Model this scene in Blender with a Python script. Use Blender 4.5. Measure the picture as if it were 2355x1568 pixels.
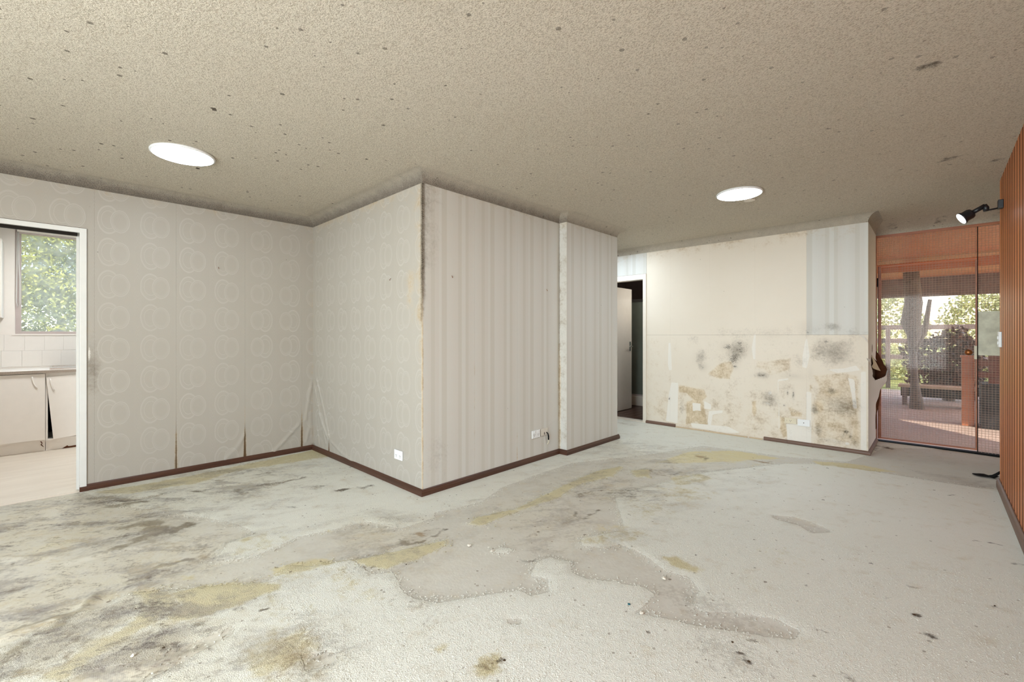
import bpy, bmesh, math, random
import numpy as np
from mathutils import Vector, Matrix

for o in list(bpy.data.objects):
    bpy.data.objects.remove(o)
scene = bpy.context.scene
COL = scene.collection
random.seed(7)
RNG = np.random.default_rng(11)

# ------------------------------------------------------------------ camera
# world: +Y runs along the wood wall, -X points to the kitchen, floor z = 0, metres
FPX, YAW, HOR, CXP, EYE = 1018.47, math.radians(43.6875), 772.285, 1177.5, 1.2
cam = bpy.data.cameras.new('camera')
cam_ob = bpy.data.objects.new('camera', cam)
COL.objects.link(cam_ob)
cam_ob.location = (0, 0, EYE)
cam_ob.rotation_euler = (math.pi / 2, 0, YAW)
cam.sensor_width = 36.0
cam.lens = FPX / 2355.0 * 36.0
cam.shift_y = -(784.0 - HOR) / 2355.0
cam.clip_start = 0.02
scene.camera = cam_ob

# ------------------------------------------------------------------ world, sun, daylight, exposure
world = bpy.data.worlds.new('world')
scene.world = world
world.use_nodes = True
wn = world.node_tree
sky = wn.nodes.new('ShaderNodeTexSky')
sky.sky_type = 'NISHITA'
sky.sun_disc = False
sky.sun_elevation = math.radians(42)
sky.sun_rotation = math.radians(60)
wn.nodes['Background'].inputs[1].default_value = 0.8
wn.links.new(sky.outputs[0], wn.nodes['Background'].inputs[0])


def add_light(name, kind, loc, direction, energy, color, size=None, size_y=None, **kw):
    li = bpy.data.lights.new(name, kind)
    li.energy = energy
    li.color = color
    if size:
        li.shape = 'RECTANGLE' if size_y else 'DISK'
        li.size = size
        if size_y:
            li.size_y = size_y
    for k, v in kw.items():
        setattr(li, k, v)
    o = bpy.data.objects.new(name, li)
    COL.objects.link(o)
    o.location = loc
    o.rotation_euler = Vector(direction).to_track_quat('-Z', 'Y').to_euler()
    return o


add_light('sun', 'SUN', (0, 0, 10), (-0.5, 0.55, -0.7), 6.0, (1.0, 0.95, 0.86), angle=0.01)
# daylight through the big rear windows, then unseen fills added for kitchen and bathroom
add_light('rear_window_daylight', 'AREA', (-0.85, -2.42, 1.3), (0, 1, 0.08), 170, (0.88, 0.96, 1.0), 2.1, 1.9)
add_light('kitchen_added_fill', 'AREA', (-6.0, 0.2, 2.39), (0, 0, -1), 16, (1.0, 0.985, 0.97), 0.4)  # added lamp out of view, brightens the kitchen
add_light('bathroom_added_fill', 'AREA', (-2.915, 6.6, 1.75), (-1, 0, -0.1), 4, (1.0, 0.96, 0.9), 0.6, 0.5)  # unseen lamp added to brighten the bathroom and door leaf; no window there

vs = scene.view_settings
vs.view_transform = 'Standard'
vs.look = 'None'
vs.exposure = 0.43
vs.gamma = 1.0
vs.use_curve_mapping = False
try:
    scene.cycles.use_denoising = True
    scene.cycles.use_adaptive_sampling = True
    scene.cycles.adaptive_threshold = 0.02
    scene.cycles.max_bounces = 6
    scene.cycles.diffuse_bounces = 4
    scene.cycles.caustics_reflective = False
    scene.cycles.caustics_refractive = False
    scene.cycles.sample_clamp_indirect = 6.0
except Exception:
    pass

# ------------------------------------------------------------------ measuring helpers (photo pixel -> point on a real plane)
SY, CY = math.sin(YAW), math.cos(YAW)


def ray(u, v):
    r, z = (u - CXP) / FPX, (HOR - v) / FPX
    return (-SY + CY * r, CY + SY * r, z)


def on_x(xc, u, v):
    a = ray(u, v); t = xc / a[0]
    return (t * a[1], EYE + t * a[2])


def on_y(yc, u, v):
    a = ray(u, v); t = yc / a[1]
    return (t * a[0], EYE + t * a[2])


def on_floor(u, v, z=0.0):
    a = ray(u, v); t = (z - EYE) / a[2]
    return (t * a[0], t * a[1])


# plan of the room
XL, YB, XR, YE, XR2, YD, YK = -4.767, 1.938, -2.78, 3.609, -2.684, 4.587, 5.708
XRET, YREC, XW, YW = -0.49, 6.56, 0.384, 5.2
ZT, ZC = 2.348, 2.43


# ------------------------------------------------------------------ object helpers
def lin(c):
    out = []
    for x in c[:3]:
        x = x / 255.0
        out.append(x / 12.92 if x <= 0.04045 else ((x + 0.055) / 1.055) ** 2.4)
    return (*out, 1.0)


def mesh_obj(name, verts, faces, mat=None, parent=None, smooth=False):
    me = bpy.data.meshes.new(name)
    me.from_pydata([tuple(v) for v in verts], [], [tuple(f) for f in faces])
    me.update()
    if mat:
        me.materials.append(mat)
    if smooth:
        me.polygons.foreach_set('use_smooth', [True] * len(me.polygons))
    o = bpy.data.objects.new(name, me)
    COL.objects.link(o)
    if parent:
        o.parent = parent
        o.matrix_parent_inverse = parent.matrix_basis.inverted()
    return o


def empty(name, loc=(0, 0, 0), rotz=0):
    o = bpy.data.objects.new(name, None)
    COL.objects.link(o)
    o.empty_display_size = 0.1
    o.location = loc
    o.rotation_euler = (0, 0, rotz)
    return o


def tag(o, label, cat, group=None, kind=None):
    o['label'] = label
    o['category'] = cat
    if group:
        o['group'] = group
    if kind:
        o['kind'] = kind
    return o


def struct(o):
    o['kind'] = 'structure'
    return o


class MB:
    """collects boxes, tubes and lathes into one mesh"""

    def __init__(s):
        s.v, s.f = [], []

    def add(s, vs_, fs_):
        b = len(s.v)
        s.v += [tuple(p) for p in vs_]
        s.f += [tuple(i + b for i in f) for f in fs_]
        return s

    def box(s, x0, x1, y0, y1, z0, z1, m=None):
        p = [(x, y, z) for x in (x0, x1) for y in (y0, y1) for z in (z0, z1)]
        if m:
            p = [m @ Vector(q) for q in p]
        return s.add(p, [(0, 1, 3, 2), (4, 6, 7, 5), (0, 4, 5, 1), (2, 3, 7, 6), (0, 2, 6, 4), (1, 5, 7, 3)])

    def tube(s, pts, r, n=10, cap=True):
        pts = [Vector(p) for p in pts]
        rs = r if isinstance(r, (list, tuple)) else [r] * len(pts)
        rings = []
        up = None
        for i, p in enumerate(pts):
            t = (pts[min(i + 1, len(pts) - 1)] - pts[max(i - 1, 0)]).normalized()
            if up is None:
                up = t.orthogonal().normalized()
            up = (up - t * up.dot(t)).normalized()
            w = t.cross(up)
            rings.append([p + (up * math.cos(a) + w * math.sin(a)) * rs[i] for a in [2 * math.pi * k / n for k in range(n)]])
        vv = [q for ring in rings for q in ring]
        ff = []
        for i in range(len(pts) - 1):
            for k in range(n):
                ff.append((i * n + k, i * n + (k + 1) % n, (i + 1) * n + (k + 1) % n, (i + 1) * n + k))
        if cap:
            ff.append(tuple(range(n))[::-1])
            ff.append(tuple((len(pts) - 1) * n + k for k in range(n)))
        return s.add(vv, ff)

    def lathe(s, prof, n=32, m=None):
        vv, ff = [], []
        for r, z in prof:
            for k in range(n):
                a = 2 * math.pi * k / n
                q = Vector((r * math.cos(a), r * math.sin(a), z))
                vv.append(m @ q if m else q)
        for i in range(len(prof) - 1):
            for k in range(n):
                ff.append((i * n + k, i * n + (k + 1) % n, (i + 1) * n + (k + 1) % n, (i + 1) * n + k))
        ff.append(tuple(range(n))[::-1])
        ff.append(tuple((len(prof) - 1) * n + k for k in range(n)))
        return s.add(vv, ff)

    def build(s, name, mat, parent=None, bevel=0, smooth=False):
        o = mesh_obj(name, s.v, s.f, mat, parent, smooth)
        bm = bmesh.new()
        bm.from_mesh(o.data)
        bmesh.ops.recalc_face_normals(bm, faces=bm.faces)
        if bevel:
            bmesh.ops.bevel(bm, geom=[e for e in bm.edges], offset=bevel, segments=2, profile=0.6, affect='EDGES')
        bm.to_mesh(o.data)
        bm.free()
        return o


# ------------------------------------------------------------------ material helpers
class NG:
    def __init__(s, name):
        s.mat = bpy.data.materials.new(name)
        s.mat.use_nodes = True
        s.nt = s.mat.node_tree
        s.N, s.L = s.nt.nodes, s.nt.links
        s.bsdf = s.N['Principled BSDF']
        s.out = s.N['Material Output']
        s._co = None

    def put(s, sock, v):
        if hasattr(v, 'is_linked') or isinstance(v, bpy.types.NodeSocket):
            s.L.new(v, sock)
        elif isinstance(v, (tuple, list)):
            n = len(sock.default_value)
            vv = tuple(v)
            sock.default_value = (vv + (1.0,))[:n] if len(vv) < n else vv[:n]
        else:
            try:
                sock.default_value = v
            except TypeError:
                sock.default_value = (v, v, v, 1)[:len(sock.default_value)]

    def m(s, op, a, b=None, c=None, clamp=False):
        n = s.N.new('ShaderNodeMath')
        n.operation = op
        n.use_clamp = clamp
        s.put(n.inputs[0], a)
        if b is not None:
            s.put(n.inputs[1], b)
        if c is not None:
            s.put(n.inputs[2], c)
        return n.outputs[0]

    def add(s, a, b): return s.m('ADD', a, b)
    def sub(s, a, b): return s.m('SUBTRACT', a, b)
    def mul(s, a, b): return s.m('MULTIPLY', a, b)

    def mix(s, f, a, b, blend='MIX'):
        n = s.N.new('ShaderNodeMix')
        n.data_type = 'RGBA'
        n.blend_type = blend
        n.clamp_factor = True
        s.put(n.inputs[0], f)
        s.put(n.inputs[6], a)
        s.put(n.inputs[7], b)
        return n.outputs[2]

    def ss(s, x, lo, hi, a=0.0, b=1.0):
        n = s.N.new('ShaderNodeMapRange')
        n.interpolation_type = 'SMOOTHSTEP'
        s.put(n.inputs[0], x)
        n.inputs[1].default_value, n.inputs[2].default_value = lo, hi
        n.inputs[3].default_value, n.inputs[4].default_value = a, b
        return n.outputs[0]

    @property
    def co(s):
        if s._co is None:
            s._co = s.N.new('ShaderNodeTexCoord').outputs['Object']
        return s._co

    def uv(s):
        n = s.N.new('ShaderNodeUVMap')
        n.uv_map = 'UVMap'
        x = s.N.new('ShaderNodeSeparateXYZ')
        s.L.new(n.outputs[0], x.inputs[0])
        return n.outputs[0], x.outputs[0], x.outputs[1]

    def scale(s, vec, sc, rot=(0, 0, 0), loc=(0, 0, 0)):
        n = s.N.new('ShaderNodeMapping')
        s.L.new(vec, n.inputs[0])
        n.inputs[1].default_value = loc
        n.inputs[2].default_value = rot
        n.inputs[3].default_value = sc
        return n.outputs[0]

    def noise(s, scale, detail=3, rough=0.55, vec=None, dist=0.0):
        n = s.N.new('ShaderNodeTexNoise')
        s.L.new(vec if vec is not None else s.co, n.inputs['Vector'])
        n.inputs['Scale'].default_value = scale
        n.inputs['Detail'].default_value = detail
        n.inputs['Roughness'].default_value = rough
        n.inputs['Distortion'].default_value = dist
        return n.outputs[0]

    def vor(s, scale, vec=None, feature='F1', rnd=1.0, out=0):
        n = s.N.new('ShaderNodeTexVoronoi')
        n.feature = feature
        s.L.new(vec if vec is not None else s.co, n.inputs['Vector'])
        n.inputs['Scale'].default_value = scale
        n.inputs['Randomness'].default_value = rnd
        return n.outputs[out]

    def attr(s, name):
        n = s.N.new('ShaderNodeAttribute')
        n.attribute_name = name
        x = s.N.new('ShaderNodeSeparateColor')
        s.L.new(n.outputs['Color'], x.inputs[0])
        return x.outputs[0], x.outputs[1], x.outputs[2], n.outputs['Alpha']

    def bump(s, h, strength=0.5, dist=0.01, prev=None):
        n = s.N.new('ShaderNodeBump')
        n.inputs['Strength'].default_value = strength
        n.inputs['Distance'].default_value = dist
        s.put(n.inputs['Height'], h)
        if prev is not None:
            s.L.new(prev, n.inputs['Normal'])
        return n.outputs[0]

    def end(s, color=None, rough=None, spec=None, normal=None, metal=None):
        b = s.bsdf.inputs
        if color is not None:
            s.put(b['Base Color'], color)
        if rough is not None:
            s.put(b['Roughness'], rough)
        if spec is not None:
            s.put(b['Specular IOR Level'], spec)
        if metal is not None:
            s.put(b['Metallic'], metal)
        if normal is not None:
            s.L.new(normal, b['Normal'])
        return s.mat


def plain(name, rgb, rough=0.5, spec=0.5, metal=0.0, var=0.06, nscale=14, bump=0.0, bscale=60):
    g = NG(name)
    n = g.noise(nscale, 4)
    a, b = lin([max(0, c * (1 - var)) for c in rgb]), lin([min(255, c * (1 + var)) for c in rgb])
    nor = g.bump(g.noise(bscale, 3), bump, 0.004) if bump else None
    return g.end(g.mix(n, a, b), rough, spec, nor, metal)


def emitter(name, rgb, strength):
    g = NG(name)
    e = g.N.new('ShaderNodeEmission')
    e.inputs[0].default_value = lin(rgb)
    e.inputs[1].default_value = strength
    g.L.new(e.outputs[0], g.out.inputs[0])
    return g.mat


def stains(g, col, uvv):
    """wall wear: grey mould, tan damp, bare plaster, black mould spots (point attribute 'stain')"""
    R, G, B, A = g.attr('stain')
    n1 = g.noise(7, 6, 0.65, uvv)
    n2 = g.noise(45, 5, 0.7, uvv)
    n3 = g.noise(240, 2, 0.6, uvv)
    tan = g.ss(g.add(G, g.add(g.mul(g.sub(n1, 0.5), 1.2), g.mul(g.sub(n2, 0.5), 0.6))), 0.25, 0.9, 0, 0.82)
    col = g.mix(g.mul(tan, g.m('MINIMUM', g.mul(G, 3), 1.0)), col, g.mix(g.ss(g.add(g.mul(n1, .6), g.mul(n2, .4)), .36, .64), lin((226, 208, 176)), lin((178, 154, 116))))
    wh = g.ss(g.add(B, g.add(g.mul(g.sub(n1, 0.5), 0.35), g.mul(g.sub(n2, 0.5), 0.3))), 0.42, 0.5)
    wh = g.mul(wh, g.ss(B, 0.02, 0.15))
    col = g.mix(wh, col, lin((234, 229, 219)))
    gr = g.mul(g.ss(g.add(R, g.add(g.mul(g.sub(n1, 0.5), 0.9), g.add(g.mul(g.sub(n2, 0.5), 0.7), g.mul(g.sub(n3, 0.5), 0.5)))), 0.2, 1.0, 0, 0.85), g.m('MINIMUM', g.mul(R, 4), 1.0))
    col = g.mix(gr, col, lin((118, 108, 94)))
    n5 = g.noise(130, 4, 0.7, uvv)
    sp = g.mul(g.ss(g.add(g.mul(A, 0.45), g.add(g.mul(n1, 0.35), g.add(g.mul(n2, 0.5), g.mul(n5, 0.95)))), 1.30, 1.40), g.m('MINIMUM', g.mul(A, 3), 1.0))
    col = g.mix(g.mul(g.m('MINIMUM', A, 1.0), 0.22), col, lin((150, 140, 126)))
    col = g.mix(g.mul(sp, 0.8), col, lin((62, 55, 46)))
    fly = g.ss(g.vor(5.0, uvv), 0.012, 0.022, 1, 0)
    col = g.mix(g.mul(fly, 0.75), col, lin((84, 70, 52)))
    return col, wh, n1, n2, n3


def mat_circles():
    g = NG('wallpaper_circles')
    uvv, u, v = g.uv()
    pu, pv = 0.2615, 0.2575
    wob = g.mul(g.sub(g.noise(16, 3, 0.6, uvv), 0.5), 0.010)
    f0 = g.m('FRACT', g.m('DIVIDE', g.sub(u, 0.249), pu))
    # the drops from 1.296 m on hang the other way round, so their pairs are mirrored
    flip = g.m('GREATER_THAN', u, 1.296)
    f1 = g.add(g.mul(f0, g.sub(1.0, flip)), g.mul(g.sub(1.0, f0), flip))
    fu = g.add(g.mul(f1, pu), wob)
    fv = g.add(g.mul(g.m('FRACT', g.m('DIVIDE', g.add(v, 0.063), pv)), pv), g.mul(wob, 0.8))

    def ell(cu, cv, a, b):
        x = g.m('DIVIDE', g.sub(fu, cu), a)
        y = g.m('DIVIDE', g.sub(fv, cv), b)
        return g.m('SQRT', g.add(g.mul(x, x), g.mul(y, y)))

    def ring(e, r, w):
        return g.ss(g.m('ABSOLUTE', g.sub(e, r)), w * 0.4, w, 1, 0)
    right = ell(0.152, 0.125, 0.060, 0.092)
    left = ell(0.083, 0.129, 0.068, 0.115)
    outside = g.ss(right, 1.0, 1.04)
    rr = g.m('MAXIMUM', g.m('MAXIMUM', ring(right, 0.95, 0.07), g.mul(ring(right, 0.80, 0.05), .8)), g.mul(ring(right, 0.68, 0.05), 0.35))
    lr = g.m('MAXIMUM', ring(left, 0.93, 0.09), g.m('MAXIMUM', g.mul(ring(left, 0.62, 0.055), .75), g.mul(ring(left, 0.77, 0.05), 0.25)))
    pat = g.m('MAXIMUM', rr, g.mul(lr, outside))
    # chevron column between the pairs
    xx = g.m('ABSOLUTE', g.sub(g.m('FRACT', g.add(f0, 0.5)), 0.5))
    dd = g.add(g.m('ABSOLUTE', g.sub(fv, 0.129)), g.m('POWER', g.mul(xx, 2.1), 1.6))
    st = g.mul(g.ss(g.m('ABSOLUTE', g.sub(g.m('FRACT', g.m('DIVIDE', dd, 0.034)), 0.5)), 0.06, 0.2, 1, 0), .6)
    pat = g.m('MAXIMUM', pat, g.mul(g.mul(st, g.ss(xx, 0.08, 0.105, 0.6, 0)), g.ss(dd, 0.05, 0.06)))
    big = g.noise(1.3, 3, 0.5, uvv)
    fine = g.noise(520, 2, 0.6, uvv)
    col = g.mix(big, lin((177, 172, 163)), lin((170, 164, 154)))
    col = g.mix(g.mul(fine, 0.18), col, lin((182, 170, 152)))
    col = g.mix(g.mul(g.mul(pat, g.add(0.2, g.mul(big, 0.9))), 0.40), col, lin((202, 200, 194)))
    col, wh, n1, n2, n3 = stains(g, col, uvv)
    nor = g.bump(g.add(g.mul(pat, 0.5), g.add(g.mul(fine, 0.25), g.mul(n1, 1.5))), 0.12, 0.004)
    return g.end(col, g.sub(0.5, g.mul(pat, 0.1)), 0.35, nor)


def mat_stripes():
    g = NG('wallpaper_stripes')
    uvv, u, v = g.uv()
    fu = g.m('FRACT', g.m('DIVIDE', u, 0.521))
    r = g.N.new('ShaderNodeValToRGB')
    r.color_ramp.interpolation = 'LINEAR'
    T, Lg, Md = lin((203, 201, 192)), lin((213, 213, 207)), lin((210, 208, 201))
    stops = [(0, Md), (.02, Lg), (.055, Lg), (.065, T), (.15, T), (.165, Lg), (.37, Md), (.385, T), (.44, T), (.455, Lg), (.52, Lg), (.53, T), (.58, T), (.595, Md), (.74, Lg), (.86, Md), (.87, T), (.93, T), (.94, Md), (1, Md)]
    el = r.color_ramp.elements
    el[0].position, el[0].color = stops[0]
    el[1].position, el[1].color = stops[-1]
    for p, c in stops[1:-1]:
        e = el.new(p)
        e.color = c
    g.L.new(fu, r.inputs[0])
    fine = g.noise(300, 2, 0.6, g.scale(uvv, (1, 0.02, 1)))
    col = g.mix(g.mul(fine, 0.35), r.outputs[0], lin((203, 197, 186)))
    col, wh, n1, n2, n3 = stains(g, col, uvv)
    nor = g.bump(g.add(g.mul(fine, 0.4), g.mul(n1, 1.2)), 0.12, 0.004)
    return g.end(col, 0.5, 0.35, nor)


def mat_back(name='wallpaper_peeled', c1=(234, 226, 212), c2=(226, 216, 199)):
    g = NG(name)
    uvv, u, v = g.uv()
    n0 = g.noise(2.2, 5, 0.55, uvv)
    fine = g.noise(420, 2, 0.6, uvv)
    col = g.mix(n0, lin(c1), lin(c2))
    col = g.mix(g.mul(fine, 0.15), col, lin((196, 180, 158)))
    col, wh, n1, n2, n3 = stains(g, col, uvv)
    nor = g.bump(g.add(g.mul(wh, -0.5), g.add(g.mul(n2, 0.6), g.mul(n1, 0.8))), 0.25, 0.004)
    return g.end(col, 0.62, 0.3, nor)


def mat_ceiling():
    g = NG('popcorn_ceiling')
    R, G, B, A = g.attr('stain')
    n0 = g.noise(0.9, 3)
    n1 = g.noise(150, 3, 0.7)
    n2 = g.noise(14, 5, 0.65)
    lump = g.ss(n1, 0.34, 0.66)
    col = g.mix(n0, lin((226, 217, 200)), lin((219, 209, 190)))
    col = g.mix(g.ss(n1, 0.36, 0.50, 0.62, 0.0), col, lin((146, 130, 108)))
    # dark mould specks
    d = g.vor(4.6, None)
    rnd = g.N.new('ShaderNodeSeparateColor')
    vv = g.N.new('ShaderNodeTexVoronoi')
    g.L.new(g.co, vv.inputs['Vector'])
    vv.inputs['Scale'].default_value = 4.6
    g.L.new(vv.outputs['Color'], rnd.inputs[0])
    rad = g.mul(g.m('POWER', rnd.outputs[0], 2.0), 0.075)
    spot = g.m('LESS_THAN', g.add(d, g.add(g.mul(g.sub(n1, 0.5), 0.03), g.mul(g.sub(g.noise(48, 3), 0.5), 0.16))), rad)
    d2 = g.vor(17.0)
    vv2 = g.N.new('ShaderNodeTexVoronoi')
    g.L.new(g.co, vv2.inputs['Vector'])
    vv2.inputs['Scale'].default_value = 17.0
    r2 = g.N.new('ShaderNodeSeparateColor')
    g.L.new(vv2.outputs['Color'], r2.inputs[0])
    spot2 = g.m('LESS_THAN', g.add(d2, g.mul(g.sub(n1, 0.5), 0.12)), g.mul(g.m('POWER', r2.outputs[1], 3.0), 0.20))
    sp = g.m('MAXIMUM', spot, g.mul(spot2, 0.8))
    col = g.mix(g.mul(sp, g.add(0.45, g.mul(G, 0.5))), col, lin((62, 48, 34)))
    mould = g.ss(g.add(R, g.add(g.mul(g.sub(n1, 0.5), 1.3), g.mul(g.sub(n2, 0.5), 0.3))), 0.2, 1.0, 0, 0.9)  # R holds mould and, in the recess, painted shade
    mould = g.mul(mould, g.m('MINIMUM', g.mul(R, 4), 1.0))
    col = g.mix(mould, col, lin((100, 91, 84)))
    bk = g.mul(g.ss(g.add(g.mul(A, 0.5), g.add(g.mul(n2, 0.4), g.mul(n1, 0.3))), 0.62, 0.72), g.m('MINIMUM', g.mul(A, 3), 1.0))
    col = g.mix(g.mul(bk, 0.8), col, lin((66, 56, 44)))
    nor = g.bump(lump, 0.75, 0.006)
    return g.end(col, 0.85, 0.15, nor)


def mat_carpet():
    g = NG('worn_carpet')
    P, Y, D, Gy = g.attr('wear')
    Br, Gl, Sp, Bk = g.attr('spill')
    n0 = g.noise(1.1, 3)
    n1 = g.noise(11, 6, 0.65)
    n2 = g.noise(48, 4, 0.65)
    n3 = g.noise(190, 3, 0.7)
    cb = g.N.new('ShaderNodeCombineXYZ')
    g.put(cb.inputs[0], g.dotp((0.57, 0.82)))
    g.put(cb.inputs[1], g.mul(g.dotp((-0.82, 0.57)), 2.0))
    n4 = g.noise(6, 7, 0.72, cb.outputs[0])
    n5 = g.noise(2.6, 7, 0.7, cb.outputs[0], 0.4)
    n6 = g.noise(3.7, 8, 0.72, g.scale(cb.outputs[0], (1, 1, 1), (0, 0, 0), (7.3, 2.1, 0)), 0.6)
    j = g.add(g.mul(g.sub(n1, 0.5), 0.55), g.mul(g.sub(n2, 0.5), 0.5))
    pile = g.ss(g.add(P, j), 0.44, 0.54)
    tuft = g.ss(n3, 0.32, 0.62)
    pcol = g.mix(n0, lin((236, 236, 227)), lin((230, 229, 216)))
    pcol = g.mix(g.ss(n3, 0.28, 0.44, 0.45, 0), pcol, lin((188, 179, 162)))
    weave = g.m('MULTIPLY', g.m('SINE', g.mul(g.dotp((0.72, 0.69)), 950.0)), g.m('SINE', g.mul(g.dotp((-0.69, 0.72)), 950.0)))
    bcol = g.mix(n1, lin((209, 207, 197)), lin((196, 192, 181)))
    bcol = g.mix(g.mul(g.ss(weave, -0.4, 0.5), 0.10), bcol, lin((168, 158, 144)))
    col = g.mix(pile, bcol, pcol)
    jy = g.add(g.mul(g.sub(n1, 0.5), 1.3), g.mul(g.sub(n2, 0.5), 0.6))
    yel = g.mul(g.ss(g.add(Y, jy), 0.25, 0.75, 0, 0.85), g.m('MINIMUM', g.mul(Y, 4), 1.0))
    col = g.mix(yel, col, g.mix(n3, lin((200, 187, 138)), lin((216, 206, 164))))
    gry = g.mul(g.ss(g.add(Gy, g.add(g.mul(g.sub(n4, 0.5), 1.1), g.mul(g.sub(n2, 0.5), 0.4))), 0.12, 0.85, 0, 0.8), g.m('MINIMUM', g.mul(Gy, 4), 1.0))
    col = g.mix(gry, col, g.mix(n3, lin((120, 112, 104)), lin((158, 150, 142))))
    brn = g.mul(g.ss(g.add(Br, g.add(g.mul(g.sub(n4, 0.5), 1.1), g.mul(g.sub(n2, 0.5), 0.5))), 0.3, 0.95, 0, 0.85), g.m('MINIMUM', g.mul(Br, 4), 1.0))
    col = g.mix(brn, col, lin((134, 104, 66)))
    drk = g.mul(g.ss(g.add(D, g.add(g.mul(g.sub(n4, 0.5), 1.5), g.add(g.mul(g.sub(n1, 0.5), 0.8), g.mul(g.sub(n2, 0.5), 0.7)))), 0.3, 0.9, 0, 0.92), g.m('MINIMUM', g.mul(D, 4), 1.0))
    col = g.mix(drk, col, g.mix(n3, lin((66, 55, 46)), lin((92, 80, 68))))
    # the old leak on the left: streaks of damp, rust and mould all over it
    mess = g.m('MINIMUM', g.mul(Bk, 1.2), 1.0)
    col = g.mix(g.mul(mess, g.ss(n1, 0.3, 0.6, 0.25, 0.6)), col, lin((206, 197, 172)))
    col = g.mix(g.mul(mess, g.ss(g.add(n5, g.mul(g.sub(n2, .5), .25)), 0.45, 0.62, 0, 0.85)), col, g.mix(n3, lin((128, 121, 114)), lin((166, 160, 152))))
    col = g.mix(g.mul(mess, g.ss(g.add(n6, g.mul(g.sub(n2, .5), .25)), 0.53, 0.72, 0, 0.6)), col, lin((186, 168, 128)))
    col = g.mix(g.mul(mess, g.ss(g.add(g.sub(n5, n6), g.mul(g.sub(n2, .5), .3)), 0.08, 0.28, 0, 0.82)), col, lin((88, 76, 64)))
    vein = g.ss(g.m('ABSOLUTE', g.sub(n6, 0.5)), 0.004, 0.03, 1, 0)
    col = g.mix(g.mul(g.mul(mess, vein), g.ss(n1, 0.48, 0.62, 0, 0.65)), col, lin((96, 84, 72)))
    # crumbs and dirt flecks
    d = g.vor(8.5)
    vv = g.N.new('ShaderNodeTexVoronoi')
    g.L.new(g.co, vv.inputs['Vector'])
    vv.inputs['Scale'].default_value = 8.5
    rc = g.N.new('ShaderNodeSeparateColor')
    g.L.new(vv.outputs['Color'], rc.inputs[0])
    fl = g.m('LESS_THAN', g.add(d, g.mul(g.sub(n2, 0.5), 0.16)), g.mul(g.m('POWER', rc.outputs[0], 3.0), 0.085))
    col = g.mix(g.mul(fl, 0.7), col, lin((106, 92, 76)))
    # pin-head specks and a faint mottle on all of the pile
    d3 = g.vor(23.0)
    vv3 = g.N.new('ShaderNodeTexVoronoi')
    g.L.new(g.co, vv3.inputs['Vector'])
    vv3.inputs['Scale'].default_value = 23.0
    rc3 = g.N.new('ShaderNodeSeparateColor')
    g.L.new(vv3.outputs['Color'], rc3.inputs[0])
    fl3 = g.m('LESS_THAN', g.add(d3, g.mul(g.sub(n2, 0.5), 0.3)), g.mul(g.m('POWER', rc3.outputs[1], 2.0), 0.16))
    col = g.mix(g.mul(fl3, 0.55), col, lin((124, 108, 88)))
    col = g.mix(g.ss(g.add(n1, g.mul(g.sub(n5, .5), .8)), 0.52, 0.85, 0, 0.5), col, lin((204, 192, 166)))
    dirt = g.mul(g.ss(g.add(g.mul(Sp, 0.4), g.add(g.mul(n2, 0.5), g.mul(n1, 0.3))), 0.62, 0.74), g.m('MINIMUM', g.mul(Sp, 3), 1.0))
    col = g.mix(g.mul(dirt, 0.24), col, lin((112, 100, 86)))
    h = g.add(g.mul(pile, 0.75), g.add(g.mul(g.mul(tuft, pile), 0.55), g.add(g.mul(weave, 0.02), g.mul(n2, 0.25))))
    nor = g.bump(h, 0.6, 0.008)
    rough = g.sub(0.92, g.mul(Gl, 0.5))
    return g.end(col, rough, g.add(0.12, g.mul(Gl, 0.75)), nor)


def _dotp(s, d):
    x = s.N.new('ShaderNodeSeparateXYZ')
    s.L.new(s.co, x.inputs[0])
    return s.add(s.mul(x.outputs[0], d[0]), s.mul(x.outputs[1], d[1]))


NG.dotp = _dotp


def mat_wood(name, c1, c2, c3, rough=0.35, stretch=(22, 22, 0.9), rnd=0.35, spec=0.5):
    g = NG(name)
    oi = g.N.new('ShaderNodeObjectInfo')
    add = g.N.new('ShaderNodeVectorMath')
    add.operation = 'ADD'
    comb = g.N.new('ShaderNodeCombineXYZ')
    for i in range(3):
        g.L.new(g.mul(oi.outputs['Random'], 37.0 + i), comb.inputs[i])
    g.L.new(g.co, add.inputs[0])
    g.L.new(comb.outputs[0], add.inputs[1])
    n = g.noise(1.0, 5, 0.6, g.scale(add.outputs[0], stretch), 0.6)
    n2 = g.noise(1.0, 3, 0.6, g.scale(add.outputs[0], tuple(k * 5 for k in stretch)))
    col = g.mix(g.ss(n, 0.3, 0.7), lin(c1), lin(c2))
    col = g.mix(g.mul(g.ss(n2, 0.5, 0.75), 0.35), col, lin(c3))
    col = g.mix(g.mul(oi.outputs['Random'], rnd), col, lin(c3))
    return g.end(col, rough, spec, g.bump(n2, 0.08, 0.002))


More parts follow.
